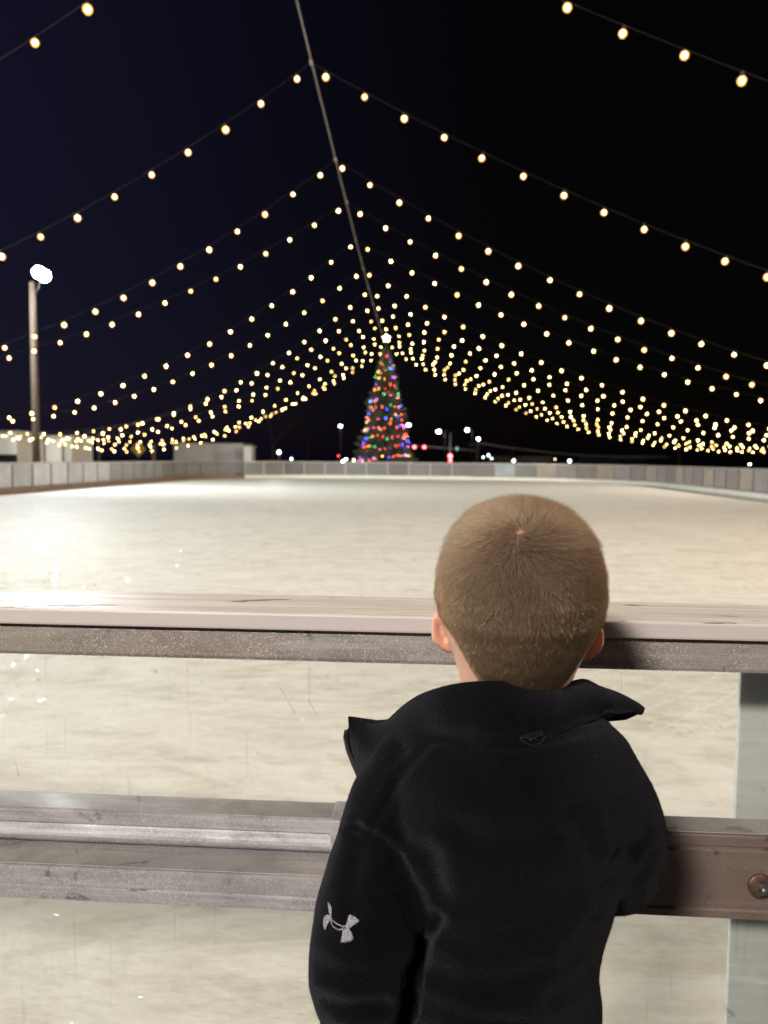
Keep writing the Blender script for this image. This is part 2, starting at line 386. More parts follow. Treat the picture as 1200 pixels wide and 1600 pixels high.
fr_r = [mat_frost('tan_panel', (.45, .39, .34), .85), mat_frost('mauve_panel', (.38, .35, .35), .8), mat_frost('brown_panel', (.34, .30, .29), .8)]
def fmat(k, p):
    px = (p[0]/p[1])
    if p[0] > 7.3 and p[0] < 8.2: return fr_g
    return fr_f[(k//4) % 5 == 2]
barrier(PER[i_l+1:i_f0+1], 'long pale panelled barrier with a brown base curving along the left side of the ice', M['kickb'], lambda k, p: fr_l[(k//4) % 3 == 1] if p[1] < 30 else (fr_m if p[1] < 36 else fr_f[0]), M['uprt'], 0)
barrier(PER[i_f0:i_f1+1], 'grey see-through barrier with a white base across the far end of the ice', M['kickw'], fmat, M['alu'], 0)
barrier(PER[i_f1:], 'pinkish brown panelled barrier with a white base curving along the right side of the ice', M['kickw'], lambda k, p: fr_f[0] if k < 12 and k != 4 else (fr_g if k == 4 else fr_r[(k//4*7) % 3]), M['uprt'], 0)

# ------------------------------------------------------------------ near barrier (the one he looks over)
X0, X1 = XL+RC, XR-RC
XJ = -.112                                                # where the two middle rails meet
nb = thing('rink_barrier', 'near barrier he leans on, clear panels under a pinkish white board and steel rails', 'barrier', (0, 1.0, 0), 0, 'barrier runs around the rink')
def nbox(name, m, x0, x1, y0, y1, z0, z1, bev=.002):
    return box(name, m, nb, x0, x1, y0-1.0, y1-1.0, z0, z1, bev=bev)
cap = nbox('top_cap', [M['cap'], M['edge']], X0, X1, .868, .990, 1.0205, 1.040, .0025)
for f in cap.data.polygons: f.material_index = 1 if abs(f.normal.y) > .5 else 0
nbox('top_rail', M['tube'], X0, X1, .878, .952, .981, 1.0195, .005)
def prof_rail(name, m, x0, x1, prof):
    bm = bmesh.new(); sweep(bm, [(x1, 0), (x0, 0)], [(-(y-1.0), z) for y, z in prof]); return obj(name, bm, m, nb)
# left run: a stepped upper rail with a rolled lower lip, then a grooved lower rail
def arcp(cy, cz, ry, rz, a0, a1, n=6): return [(cy+ry*math.cos(math.radians(a0+(a1-a0)*i/n)), cz+rz*math.sin(math.radians(a0+(a1-a0)*i/n))) for i in range(n+1)]
up_prof = [(.980, .764), (.935, .764), (.932, .762), (.932, .748), (.937, .7455)] + arcp(.946, .732, .016, .0135, 130, 270, 8) + [(.980, .7185)]
prof_rail('ledge_rail', M['lowrail'], X0, XJ, up_prof)
nbox('ledge', M['ledge'], X0, XJ, .934, .979, .7645, .7665, .0008)
lo_prof = [(.975, .7165), (.884, .7165), (.880, .7145), (.880, .6955), (.8835, .694), (.8835, .691), (.880, .6895), (.880, .677), (.883, .675), (.975, .675)]
prof_rail('middle_rail', M['lowrail'], X0, XJ, lo_prof)
nbox('rail_top_strip', M['ledge'], X0, XJ, .886, .927, .717, .7185, .0006)
nbox('coupling', M['lowrail'], XJ-.012, XJ+.004, .928, .984, .7175, .7672, .002)
# right run: one deep brown channel with a zinc ledge
ch = [(.924, .791), (.882, .791), (.880, .789), (.880, .7785), (.883, .7765), (.883, .7735), (.8805, .7715), (.8805, .7035), (.8785, .7015), (.8785, .693), (.924, .693)]
prof_rail('channel_rail', M['brown'], XJ+.006, X1, ch)
nbox('channel_ledge', M['ledge'], XJ+.006, X1, .883, .921, .7915, .793, .0006)
# clear panels between galvanised posts
posts = [.447+1.9*k for k in range(-2, 2)]
pxs = [X0]+posts+[X1]
for a, b in zip(pxs, pxs[1:]):
    if b-a < .1: continue
    nbox('panel', M['clear'], a+.004, b-.004, .984, .990, .20, .995, 0)
for x in posts:
    bm = bmesh.new(); bx(bm, x-.052, x+.052, -.004, .004, .0, 1.0, bev=.002); bx(bm, x-.004, x+.004, .0045, .07, .0, 1.0, bev=.002)
    obj('post', bm, M['post'], nb)
nbox('kick_board', M['kickw'], X0, X1, .991, 1.012, .0, .20)
for ln in ([(438, 1074), (448, 1092), (462, 1116)], [(482, 1094), (490, 1108), (497, 1120)], [(403, 1175), (404, 1180)], [(24, 1190), (29, 1212)], [(538, 1041), (539, 1043)]):
    obj('scratch', tube(bmesh.new(), [W(x, y, .9835)-Vector((0, 1.0, 0)) for x, y in ln], .0002, 5), M['darkm'], nb)
def bolt(x, z, y=.8785):
    bm = bmesh.new(); lathe(bm, [(.0145, 0), (.0145, .002), (.013, .003), (.004, .003)], 24)
    o = obj('bolt', bm, M['bolt'], nb, True); o.location = (x, y-1.0, z); o.rotation_euler = (PI/2, 0, 0)
    bm = bmesh.new(); lathe(bm, [(.0085, .003), (.0085, .008), (.0075, .0095), (.002, .0095)], 6)
    for f in bm.faces: f.smooth = False
    lathe(bm, [(.0045, .0095), (.0045, .014), (.0035, .015), (.001, .015)], 12)
    obj('bolt_head', bm, M['boltface'], o)
    return o
b0 = W(1187, 1383, .88)
for k in range(-3, 2): bolt(b0.x+1.22*k, b0.z if b0.x+1.22*k > XJ else .703, .8785 if b0.x+1.22*k > XJ else .8795)

# ------------------------------------------------------------------ ridge cable and light strings
TH = math.radians(3.70-1.416)                              # strings run slightly off the rink's axis
def SF(X, Y, z):                                            # light-frame point to world
    c, s = math.cos(TH), math.sin(TH); return Vector((X*c-Y*s, X*s+Y*c, z+CAMH))
def Hr(Y): return 5.385+.00124*(Y-19)**2
def Xr(Y): return -1.453+.0111*Y
YT = 53.5
rc = thing('ridge_cable', 'long steel cable overhead sloping to the treetop with every light string clamped to it', 'cable', SF(Xr(0), 0, Hr(0)))
pts = [SF(Xr(y), y, Hr(y))-rc.location for y in np.linspace(-8, YT, 80)]
obj('wire', tube(bmesh.new(), pts, .0095, 8), M['cable'], rc)
p0 = SF(Xr(-8.2), -8.2, 0)
pm = thing('cable_pole', 'tall wooden pole behind the viewer holding the near end of the ridge cable', 'pole', (p0.x, p0.y, -.03))
obj('shaft', tube(bmesh.new(), [(0, 0, 0), (0, 0, Hr(-8)+CAMH+.25)], [.16, .11], 14), M['wood'], pm)
bulb_m = emit('warm_bulb_glow', (1.0, .78, .31), 44.0)
halo_m = bpy.data.materials.new('bulb_glass_halo'); halo_m.use_nodes = True; _t = halo_m.node_tree; _t.nodes.remove(_t.nodes['Principled BSDF'])
_a = _t.nodes.new('ShaderNodeBsdfTransparent'); _b = _t.nodes.new('ShaderNodeEmission'); _b.inputs[0].default_value = (1, .46, .10, 1); _b.inputs[1].default_value = 4.5; _c = _t.nodes.new('ShaderNodeMixShader'); _c.inputs[0].default_value = .35  # bulb glass glows amber itself, putting an orange halo round each bulb
_t.links.new(_a.outputs[0], _c.inputs[1]); _t.links.new(_b.outputs[0], _c.inputs[2]); _t.links.new(_c.outputs[0], _t.nodes['Material Output'].inputs[0])
halo_m.cycles.emission_sampling = 'NONE'
def bulb_mesh(bulb_m):
    bm = bmesh.new()
    lathe(bm, [(.006, -.120), (.024, -.112), (.039, -.090), (.041, -.070), (.033, -.052), (.017, -.040)], 12, mi=2)
    lathe(bm, [(.003, -.098), (.016, -.088), (.020, -.073), (.015, -.058), (.003, -.050)], 8, mi=0)
    lathe(bm, [(.017, -.0395), (.018, -.012), (.012, .0), (.004, .012)], 8, mi=1)
    me = bpy.data.meshes.new('bulb'); bm.to_mesh(me); bm.free(); me.materials.append(bulb_m); me.materials.append(M['wire']); me.materials.append(halo_m); return me
BMS = [bulb_mesh(bulb_m), bulb_mesh(emit('bright_bulb_glow', (1.0, .80, .36), 70)), bulb_mesh(emit('dim_bulb_glow', (1.0, .70, .24), 22))]; ENDS = {-1: [], 1: []}
EL, SL, ER, SR = 1.896, 17.0, .899, 19.5
# distance, ridge height, left phase, left fall, right phase, right fall
STR = [(7.8, 5.68, .33, .75, .13, .47), (10.99, 5.434, .244, .708, .223, .541), (14.34, 5.395, .338, .731, .141, .604), (16.79, 5.443, .206, .62, .343, .584),
       (19.42, 5.379, .161, .809, .349, .534), (22.26, 5.374, .23, .754, .214, .592), (25.03, 5.401, .17, .867, .322, .561), (27.89, 5.492, .273, .773, .196, .531),
       (30.68, 5.59, .274, .765, .256, .534), (32.99, 5.685, .234, .742, .338, .575), (35.39, 5.761, .45, .85, .30, .57), (37.42, 5.882, .52, .90, .30, .57),
       (40.5, 6.03, .30, .80, .42, .565), (43.45, 6.176, .50, .731, .60, .562)]
ORD = ['nearest', 'second', 'third', 'fourth', 'fifth', 'sixth', 'seventh', 'eighth', 'ninth', 'tenth', 'eleventh', 'twelfth', 'thirteenth', 'farthest']
def build_string(i, Z, H, pl, al, pr, ar):
    H0 = H; base = SF(Xr(Z), Z, H0)
    lab = {0: 'nearest string of warm bulbs, crossing only the top corners of the photo', 13: 'farthest string of warm bulbs, its peak lowest on the ridge cable'}.get(i, '%s nearest string of warm bulbs hanging from the ridge cable to both sides' % ORD[i])
    t = thing('string_light', lab, 'string lights', base, 0, 'strings of warm bulbs hung over the rink')
    curves = {}
    for side, a, S, E in ((-1, al, SL, EL), (1, ar, SR, ER)):
        b = (E-H0+a*S)/S**2
        if side < 0: b -= .0030*min(1, max(0, (Z-26)/6))
        else: b -= .0008*min(1, max(0, (Z-28)/15)); S = 22.0
        ENDS[side].append((Z, H0-a*S+b*S*S))
        s = np.linspace(0, S, 241); z = H0-a*s+b*s*s
        L = np.concatenate([[0], np.cumsum(np.hypot(np.diff(s), np.diff(z)))]); curves[side] = (s, z, L)
    wpts = []
    for side in (-1, 1):
        s, z, L = curves[side]; q = [SF(Xr(Z)+side*s[k], Z, z[k])-base for k in range(0, 241, 6)]
        wpts = (q[::-1][:-1] if side < 0 else wpts+q) if side < 0 else wpts+q
    obj('wire', tube(bmesh.new(), wpts, .0026, 5), M['wire'], t)
    cl = bmesh.new(); tube(cl, [(0, -.05, 0), (0, .05, 0)], .021, 10); obj('clamp', cl, M['cable'], t)
    for side, ph in ((-1, pl), (1, pr)):
        s, z, L = curves[side]; d = ph
        while d < L[-1]-.1:
            p = SF(Xr(Z)+side*float(np.interp(d, L, s)), Z, float(np.interp(d, L, z)))-base
            o = bpy.data.objects.new('bulb', random.choices(BMS, (6, 3, 2))[0]); C.objects.link(o); o.parent = t; o.location = p; k_ = random.uniform(.9, 1.15); o.scale = (k_,)*3
            o.rotation_euler = (random.gauss(0, .12), random.gauss(0, .12), random.random()*6)
            d += .61*(1+random.gauss(0, .012))
for i, a in enumerate(STR): build_string(i, *a)
# edge cables carrying the string ends, on wooden posts
for side, X, ys, lb in ((-1, lambda y: Xr(y)-SL, (-6, 12, 27, 45), 'left'), (1, lambda y: Xr(y)+22.0, (-6, 12, 25.5, 44.5), 'right')):
    ez = lambda y: float(np.interp(y, [q[0] for q in ENDS[side]], [q[1] for q in ENDS[side]]))
    b = SF(X(-6), -6, ez(-6))
    e = thing('edge_cable', 'thin dark cable along the %s of the rink tying the ends of the light strings' % lb, 'cable', b)
    obj('wire', tube(bmesh.new(), [SF(X(y), y, ez(y))-b for y in [-6]+[q[0] for q in ENDS[side]]+[45.5]], .008, 6), M['wire'], e)
    for k, y in enumerate(ys):
        p = SF(X(y), y, 0)
        o = thing('wooden_post', ('far' if k == 3 else ['nearest', 'second', 'third'][k])+' wooden post under the %s ends of the light strings' % lb, 'post', (p.x, p.y, -.03), 0, 'wooden posts beside the rink')
        obj('shaft', tube(bmesh.new(), [(0, 0, 0), (0, 0, ez(y)+CAMH+.3)], [.11, .09], 10), M['wood'], o)

# ------------------------------------------------------------------ floodlights
def flood(name_label, base, zt, aim, col, power, heads=2, tall=.55, glow=160, spread=140, big=1.0, soft=1.0, rnd=False):
    p = thing('floodlight_pole', name_label, 'light pole', (base[0], base[1], -.03), 0, 'wooden floodlight poles round the rink')
    obj('pole', tube(bmesh.new(), [(0, 0, 0), (0, 0, zt*.6), (0, 0, zt-.25)], [.155, .135, .12], 16), M['wood'], p)
    d = Vector(aim)-Vector((base[0], base[1], zt)); az = math.atan2(d.y, d.x)-PI/2; el = math.atan2(d.z, math.hypot(d.x, d.y))
    bm = bmesh.new()
    if rnd: tube(bm, [(-.05, .05, zt-.8), (-.2, .22, zt-.45), (-.26, .30, zt-.15)], .035, 8)
    else: bx(bm, -.5, .5, .16, .22, zt-.55, zt-.48, bev=.01); tube(bm, [(.1, .05, zt-.9), (.1, .3, zt-.3), (.1, .3, zt+.1)], .03, 8)
    br = obj('bracket', bm, M['darkm'], p); br.rotation_euler = (0, 0, az)
    gm = emit('floodlight_lens', col, glow)
    for k in range(heads):
        x = (k-(heads-1)/2)*(.17 if rnd else .46)*big+(-.26 if rnd else .12)
        h = bmesh.new()
        if rnd:
            lathe(h, [(.05, -.22), (.10, -.20), (.15, -.08), (.185, .02), (.185, .03)], 28); bmesh.ops.rotate(h, verts=h.verts, matrix=Matrix.Rotation(-PI/2, 3, 'X'))
        else:
            bx(h, -.2, .2, -.10, .03, -.17, .17, bev=.02)
            for q in range(9): bx(h, -.19, .19, -.16, -.1005, -.15+q*.036, -.135+q*.036)
        ho = obj('lamp_head', h, M['darkm'], p)
        ho.location = Matrix.Rotation(az, 3, 'Z') @ Vector((x, .32+(.14*k if rnd else 0), zt+.02+(.07*k if rnd else 0))); ho.rotation_euler = (el, 0, az); ho.scale = (big,)*3
        lb_ = bmesh.new()
        if rnd: lathe(lb_, [(.17, .031), (.165, .045), (.10, .06), (.02, .066)], 28); bmesh.ops.rotate(lb_, verts=lb_.verts, matrix=Matrix.Rotation(-PI/2, 3, 'X'))
        else: bx(lb_, -.17, .17, .0305, .04, -.14, .14, bev=.004)
        obj('lens', lb_, gm, ho)
        L = bpy.data.lights.new('flood_lamp', 'AREA'); L.shape = 'RECTANGLE'; L.size = .34*soft; L.size_y = .28*soft; L.energy = power; L.color = col; L.spread = math.radians(spread)
        lo = bpy.data.objects.new('flood_lamp', L); C.objects.link(lo); lo.parent = ho; lo.location = (0, .075, 0); lo.rotation_euler = (PI/2, 0, 0)
        lo.rotation_euler = (PI/2, 0, 0)
        lo.rotation_euler = Matrix.Rotation(PI/2, 3, 'X').to_euler()
    return p
fp = W(57, 715, 30.5)
flood('tall wooden pole with a glaring white floodlight rising behind the left barrier', (fp.x, fp.y), CAMH+7.2, (0, 10, 0), (.90, .95, 1.0), 700, glow=330, heads=2, big=1.35, rnd=True)
flood('wooden floodlight pole standing left of the viewer, out of the photo', (-16.8, 1.5), 9.2, (0, 16, 0), (.95, 1.0, .92), 1000)
flood('wooden floodlight pole with warm lamps right of the viewer, out of the photo', (14.8, 2), 9.2, (0, 17, 0), (1.0, .77, .57), 1000)
flood('wooden floodlight pole with warm lamps behind the right barrier, out of the photo', (20.5, 30), 9.2, (-3, 38, 0), (1.0, .86, .70), 1000)
flood('wooden floodlight pole behind the left barrier, just out of the photo', (-19.5, 24), 9.2, (1, 42, 0), (.95, 1.0, .93), 800, spread=110)
flood('wooden floodlight pole behind the viewer, out of the photo', (-4.5, -9), 7.4, (0, 5, 0), (1.0, .88, .78), 620, soft=4.)

# ------------------------------------------------------------------ the decorated tree
TP = W(601, 722, 53.5); TH_ = 9.05
tree = thing('christmas_tree', 'tall dark fir tree dressed with coloured lights beyond the far barrier', 'tree', (TP.x, TP.y, -.03))
obj('trunk', tube(bmesh.new(), [(0, 0, 0), (0, 0, 4), (0, 0, 8.9)], [.16, .1, .02], 10), M['bark'], tree)
def foliage():
    V = []; F = []; r = random.Random(3)
    def leaf(p, d, L, wd):
        side = d.cross(Vector((r.gauss(0, 1), r.gauss(0, 1), r.gauss(0, 1)))).normalized()*wd
        k = len(V); V.extend([p-side, p+side, p+d*L]); F.append((k, k+1, k+2))
    z = .45
    while z < 8.75:
        R = 1.95*(1-(z-.3)/8.75)**.92+.10
        nb_ = int(12+R*12)
        for b in range(nb_):
            a = r.random()*2*PI; ln = R*r.uniform(.72, 1.14)*(1+.12*math.sin(a*3+z*2)); zz = z+r.uniform(-.14, .14); drp = r.uniform(.05, .28)
            dirn = Vector((math.cos(a), math.sin(a), 0)); steps = int(6+ln*13)
            for q in range(steps):
                f_ = (q+r.random())/steps; f_ = .15+.85*f_
                p = dirn*ln*f_+Vector((0, 0, zz-drp*math.sin(f_*2.2)+.2*f_*f_))
                for side in (-1, 1, 0):
                    d = (dirn*r.uniform(.5, 1)+Vector((-dirn.y, dirn.x, 0))*side*r.uniform(.4, 1)+Vector((0, 0, r.uniform(-.3, .35)))).normalized()
                    leaf(p, d, r.uniform(.12, .24), r.uniform(.02, .045))
        z += .17
    me = bpy.data.meshes.new('crown'); me.from_pydata([tuple(v) for v in V], [], F); return me
nF = N('fir_needles', (.05, .075, .04), .7)
nF.set('Base Color', nF.mix(nF.ramp(nF.noise(2.2, 4), [(.35, 0.), (.65, 1.)]), (.10, .14, .08), (.24, .27, .17)))
obj('crown', foliage(), nF.m, tree)
ts = W(603.5, 528.5, 53.4)
star = thing('tree_star', 'glowing pale yellow star on the tip of the tall fir tree', 'star', (ts.x, ts.y, ts.z))
bm = bmesh.new(); cf = [bm.verts.new((0, -.07, 0)), bm.verts.new((0, .07, 0))]; rim = []
for k in range(10):
    rr = .31 if k % 2 == 0 else .15; a = PI/2+k*PI/5; rim.append(bm.verts.new((rr*math.cos(a), 0, rr*math.sin(a))))
for k in range(10):
    bm.faces.new((cf[0], rim[k], rim[(k+1) % 10])); bm.faces.new((cf[1], rim[(k+1) % 10], rim[k]))
obj('star_body', bm, emit('star_glow', (1, .86, .45), 9), star)
bm = bmesh.new(); tube(bm, [(0, 0, -.62), (0, 0, -.2)], .02, 6); obj('stem', bm, M['darkm'], star)
cols = {'red': (1, .06, .05), 'blue': (.05, .05, 1), 'green': (.08, .8, .25), 'orange': (1, .32, .06), 'pink': (.85, .12, .35), 'cyan': (.1, .8, .9), 'violet': (.45, .15, .9), 'amber': (1, .6, .12)}
cm = {k: emit(k+'_bulb_glow', v, {'blue': 38, 'red': 22}.get(k, 19)) for k, v in cols.items()}
gar = thing('string_light', 'multicoloured light string wound round the fir tree from base to tip', 'string lights', (TP.x, TP.y, 0))
def tb_mesh(c):
    bm = bmesh.new(); bmesh.ops.create_icosphere(bm, subdivisions=1, radius=.031); me = bpy.data.meshes.new('bulb'); bm.to_mesh(me); bm.free(); me.materials.append(cm[c]); return me
tbm = {k: tb_mesh(k) for k in cols}
spots = []; a = 0.; zt = .75
gp = []
while zt < 8.3:
    R = 1.95*(1-(zt-.3)/8.75)**.92+.10
    sag = .10*math.sin(a*2.7)
    gp.append(Vector((math.cos(a)*R*.97, math.sin(a)*R*.97, zt+sag)))
    spots.append(gp[-1]+Vector((random.gauss(0, .05), random.gauss(0, .07), random.gauss(0, .10))))
    da = .36/max(R, .26); a += da*random.uniform(.6, 1.35); zt += da/(2*PI)*.66
obj('wire', tube(bmesh.new(), gp, .008, 4), M['wire'], gar)
cl = list(cols); wts = [30, 20, 13, 19, 6, 3, 6, 9]
front = sorted(range(len(spots)), key=lambda i: spots[i].y)
frontset = set([i for i in front if spots[i].y < .1][:97])
rest = bmesh.new()
rm = [cm[k] for k in cl]
for i, p in enumerate(spots):
    c = random.choices(cl, wts)[0]
    if i in frontset:
        o = bpy.data.objects.new('bulb', tbm[c]); C.objects.link(o); o.parent = gar; o.location = p
        k_ = random.uniform(.75, 1.2); o.scale = (k_,)*3
    else:
        r = bmesh.ops.create_icosphere(rest, subdivisions=1, radius=.031, matrix=Matrix.Translation(p))
        for f in {f for v in r['verts'] for f in v.link_faces}: f.material_index = cl.index(c)
tag(obj('bulb', rest, rm, gar), kind='stuff')
print('tree bulbs', len(spots), len(frontset))

# ------------------------------------------------------------------ town beyond the rink
lampw = emit('street_lamp_glow', (.95, 1, .86), 30); lampy = emit('amber_lamp_glow', (1, .7, .3), 14); redm = emit('red_signal_glow', (1, .05, .06), 30); greenm = emit('green_signal_glow', (.1, .7, .5), 1.2)
whitem = emit('white_lamp_glow', (.85, 1, .97), 9)
def street_lamp(px, py, Y, label, hd=.22, arm=.6, mt=lampw, pole=True):
    top = W(px, py, Y)
    t = thing('street_lamp', label, 'street lamp', (top.x, top.y, -.03), 0, 'lamps in the dark beyond the far barrier')
    bm = bmesh.new(); tube(bm, [(arm, .1, 0), (arm, .1, top.z*.7), (arm, .1, top.z+.1)], [.13, .10, .08], 8); tube(bm, [(arm, .1, top.z+.13), (.0, .02, top.z+.2)], .05, 6)
    obj('pole', bm, M['darkm'], t)
    bm = bmesh.new(); lathe(bm, [(hd*.5, 0), (hd, .05), (hd*.8, .14), (hd*.3, .2)], 12, (0, 0, top.z+.03)); obj('shade', bm, M['darkm'], t, False)
    bm = bmesh.new(); bmesh.ops.create_icosphere(bm, subdivisions=2, radius=hd*.8, matrix=Matrix.Translation((0, 0, top.z))); obj('lamp', bm, mt, t)
    return t
street_lamp(532, 665, 72, 'lone lit street lamp on a grey pole left of the fir tree', .16, .0)
street_lamp(638.5, 663, 78, 'bright lamp showing right against the edge of the fir tree', .22, -.5)
street_lamp(685.5, 673, 84, 'bright white lamp above the red signals right of the tree', .28, .7)
street_lamp(730, 671, 90, 'white street lamp between two others right of the tree', .24, .6)
street_lamp(747.5, 685, 80, 'small lamp on top of the wooden utility pole', .17, .05)
def low_light(px, py, Y, r, label, mt):
    p = W(px, py, Y); t = thing('yard_light', label, 'yard light', (p.x, p.y, -.03), 0, 'small lights low in the distance')
    obj('stand', bx(bmesh.new(), -.05, .05, .0, .1, 0, p.z-.0), M['darkm'], t)
    bm = bmesh.new(); bmesh.ops.create_icosphere(bm, subdivisions=2, radius=r*.62, matrix=Matrix.Translation((0, -.1-r*.5, p.z))); obj('lamp', bm, mt, t)
for q in [(456, 716.5, 66, .14, 'wide white light low beside the small round one', whitem),
          (536, 720, 60, .11, 'left of the twin cream lights at the foot of the tree', lampw), (541, 717, 61, .1, 'right of the twin cream lights at the foot of the tree', lampw),
          (553, 718.5, 58, .12, 'yellow light right at the foot of the tree', lampy), (529, 712, 70, .06, 'tiny red light left of the tree foot', redm),
          (755, 714, 90, .14, 'leftmost of the pale bluish lights right of the utility pole', whitem), (763, 711, 95, .20, 'middle of the pale bluish lights right of the utility pole', whitem), (768, 716, 92, .14, 'rightmost of the pale bluish lights right of the utility pole', whitem),
          (802.5, 719.5, 80, .22, 'white light in front of the low dim building', whitem), (889.5, 720, 80, .24, 'round greenish white light right of the low dim building', whitem),
          (867, 717, 95, .10, 'faint amber light near the right end of the dim building', lampy), (1170, 724.5, 42, .055, 'warm light low beside the right wooden post', lampw)]:
    low_light(*q)
yl = thing('yard_light', 'white lamp on a low stand in front of the grey container', 'yard light', (*W(436, 716, 47.5).xy, -.03), 0, 'small lights low in the distance')
obj('stand', bx(bmesh.new(), -.04, .04, .0, .08, 0, 1.5), M['darkm'], yl)
bm = bmesh.new(); bmesh.ops.create_icosphere(bm, subdivisions=2, radius=.10, matrix=Matrix.Translation((0, 0, 1.56))); obj('lamp', bm, whitem, yl)
L = bpy.data.lights.new('yard_lamp', 'POINT'); L.energy = 260; L.color = (1, .93, .85); L.shadow_soft_size = .1; lo = bpy.data.objects.new('yard_lamp', L); C.objects.link(lo); lo.parent = yl; lo.location = (-.3, .0, 2.0)
# traffic signals on a mast arm
ms = thing('traffic_signal', 'traffic signal mast with red lights and a long arm right of the tree', 'traffic signal', (*W(703, 722, 88).xy, -.03))
o3 = ms.location
bm = bmesh.new(); tube(bm, [(0, 0, 0), (0, 0, (W(703, 676, 88)).z)], [.14, .1], 8); a = W(640, 696, 88)-o3; b = W(742, 704, 88)-o3; tube(bm, [a, b], .09, 6); obj('mast', bm, M['greyp'], ms)
for px, py, mm in ((647.5, 698.5, redm), (663, 698.5, redm), (703.5, 712.5, redm), (703.5, 719, redm), (714, 701, greenm)):
    p = W(px, py, 87.5)-o3
    hd = obj('signal_head', bx(bmesh.new(), p.x-.22, p.x+.22, p.y, p.y+.3, p.z-.35, p.z+.35, bev=.03), M['darkm'], ms)
    bm = bmesh.new(); tube(bm, [(p.x, p.y-.002, p.z), (p.x, p.y-.07, p.z)], .20 if py == 712.5 else .15, 12); obj('signal_lens', bm, mm, hd)
up_ = thing('utility_pole', 'wooden utility pole with wires right of the traffic signals', 'utility pole', (*W(745, 722, 84).xy, -.03))
zt_ = W(745, 688, 84).z
bm = bmesh.new(); tube(bm, [(0, 0, 0), (0, 0, zt_)], [.17, .12], 8); bx(bm, -1, 1, -.2, -.13, zt_-.5, zt_-.4); obj('pole', bm, M['wood'], up_)
for k in range(3):
    bm = bmesh.new(); tube(bm, [Vector((.8-.4*k, -.2, zt_-.38+.1*k))+Vector((q*22., 6*q, -2.2*q*(1-q)-1.2*q)) for q in np.linspace(0, 1, 12)], .02, 4); obj('wire', bm, M['greyp'], up_)
# buildings
def W2(px0, px1, pyt, Y): a, b = W(px0, pyt, Y), W(px1, pyt, Y); return a.x, b.x, a.z
def gbox(name, label, cat, px0, px1, pyt, Y, depth, m, ribs=0, top=None):
    x0, x1, zt = W2(px0, px1, pyt, Y)
    t = thing(name, label, cat, ((x0+x1)/2, Y, -.03)); hw = (x1-x0)/2
    bm = bx(bmesh.new(), -hw, hw, 0, depth, 0, zt, bev=.03)
    if ribs:
        n = int((x1-x0)/ribs)
        for k in range(n): bx(bm, -hw+(k+.25)*ribs, -hw+(k+.75)*ribs, -.03, .01, .12, zt-.12)
    obj('wall', bm, m, t); obj('roof', bx(bmesh.new(), -hw-.08, hw+.08, -.08, depth+.08, zt, zt+.08), top or M['darkm'], t)
    return t, hw, zt
gbox('shipping_container', 'long ribbed grey storage container behind the far left of the rink', 'container', 271, 378, 693, 56, 3, M['greyp'], .28, M['greyp'])
t, hw, zt = gbox('portable_toilet', 'narrow white cabin at the right end of the grey container', 'cabin', 380, 393, 698, 54, 1.1, M['whitep'], 0, M['whitep'])
obj('door', bx(bmesh.new(), -hw*.8, hw*.8, -.03, -.002, .15, zt-.1), M['whitep'], t)
t, hw, zt = gbox('white_trailer', 'white box trailer seen right of the floodlight pole behind the left barrier', 'trailer', 68, 111, 682, 40, 2.6, M['whitep'], 0, M['whitep'])
obj('door', bx(bmesh.new(), -hw*.86, hw*.25, -.03, -.002, .5, zt-.12), emit('cream_panel_glow', (1, .95, .78), .2), t)  # door glows weakly, standing in for light falling on it
obj('corner_post', bx(bmesh.new(), hw*.38, hw*.46, -.04, -.002, .3, zt-.02), M['darkm'], t)
for s in (-1, 1):
    bm = bmesh.new(); tube(bm, [(hw*.5*s-.0, -.05, .36), (hw*.5*s, .2, .36)], .36, 16); obj('wheel', bm, M['darkm'], t)
t, hw, zt = gbox('glow_panel_truck', 'white truck body cut by the left edge of the photo, left of the floodlight pole', 'truck', -60, 26, 674, 37, 2.6, M['whitep'], 0, M['whitep'])
obj('skirt', bx(bmesh.new(), -hw, hw, -.05, -.002, 0, 1.25), M['darkm'], t)
obj('glow_panel', bx(bmesh.new(), -hw*.98, hw*.98, -.04, -.002, 1.32, zt-.08), emit('truck_panel_glow', (1, .97, .82), .22), t)  # weak glow added to brighten the truck's white side
t, hw, zt = gbox('dark_cab', 'dark parked vehicle between the two white trailers', 'vehicle', 33, 50, 690, 41, 2.4, M['darkm'])
obj('window', bx(bmesh.new(), -hw*.7, hw*.7, -.02, -.002, zt-.8, zt-.2), M['greyp'], t)
gbox('low_building', 'low dim building far off right of the utility pole', 'building', 772, 862, 712.5, 110, 8, mat_simple('dim_stucco', (.30, .22, .19), .8, 0, 1), .0)
gbox('low_building', 'dark low building beyond the right barrier', 'building', 905, 1010, 714, 120, 8, M['darkm'])
sg = W(216, 701, 50)
t = thing('warning_sign', 'yellow diamond sign on a post behind the left barrier', 'sign', (sg.x, sg.y, -.03))
bm = bx(bmesh.new(), -.38, .38, -.01, .01, -.38, .38, bev=.02); bmesh.ops.rotate(bm, verts=bm.verts, matrix=Matrix.Rotation(PI/4, 3, 'Y')); bmesh.ops.translate(bm, verts=bm.verts, vec=(0, 0, sg.z)); obj('plate', bm, M['sign'], t)
obj('post', bx(bmesh.new(), -.04, .04, .015, .07, 0, sg.z+.4), M['darkm'], t)
wp = W(240, 716, 49); t = thing('wooden_post', 'short thick wooden post between the diamond sign and the grey container', 'post', (wp.x, wp.y, -.03), 0, 'wooden posts beside the rink')
obj('shaft', tube(bmesh.new(), [(0, 0, 0), (0, 0, W(240, 694, 49).z)], [.15, .14], 10), M['wood'], t)
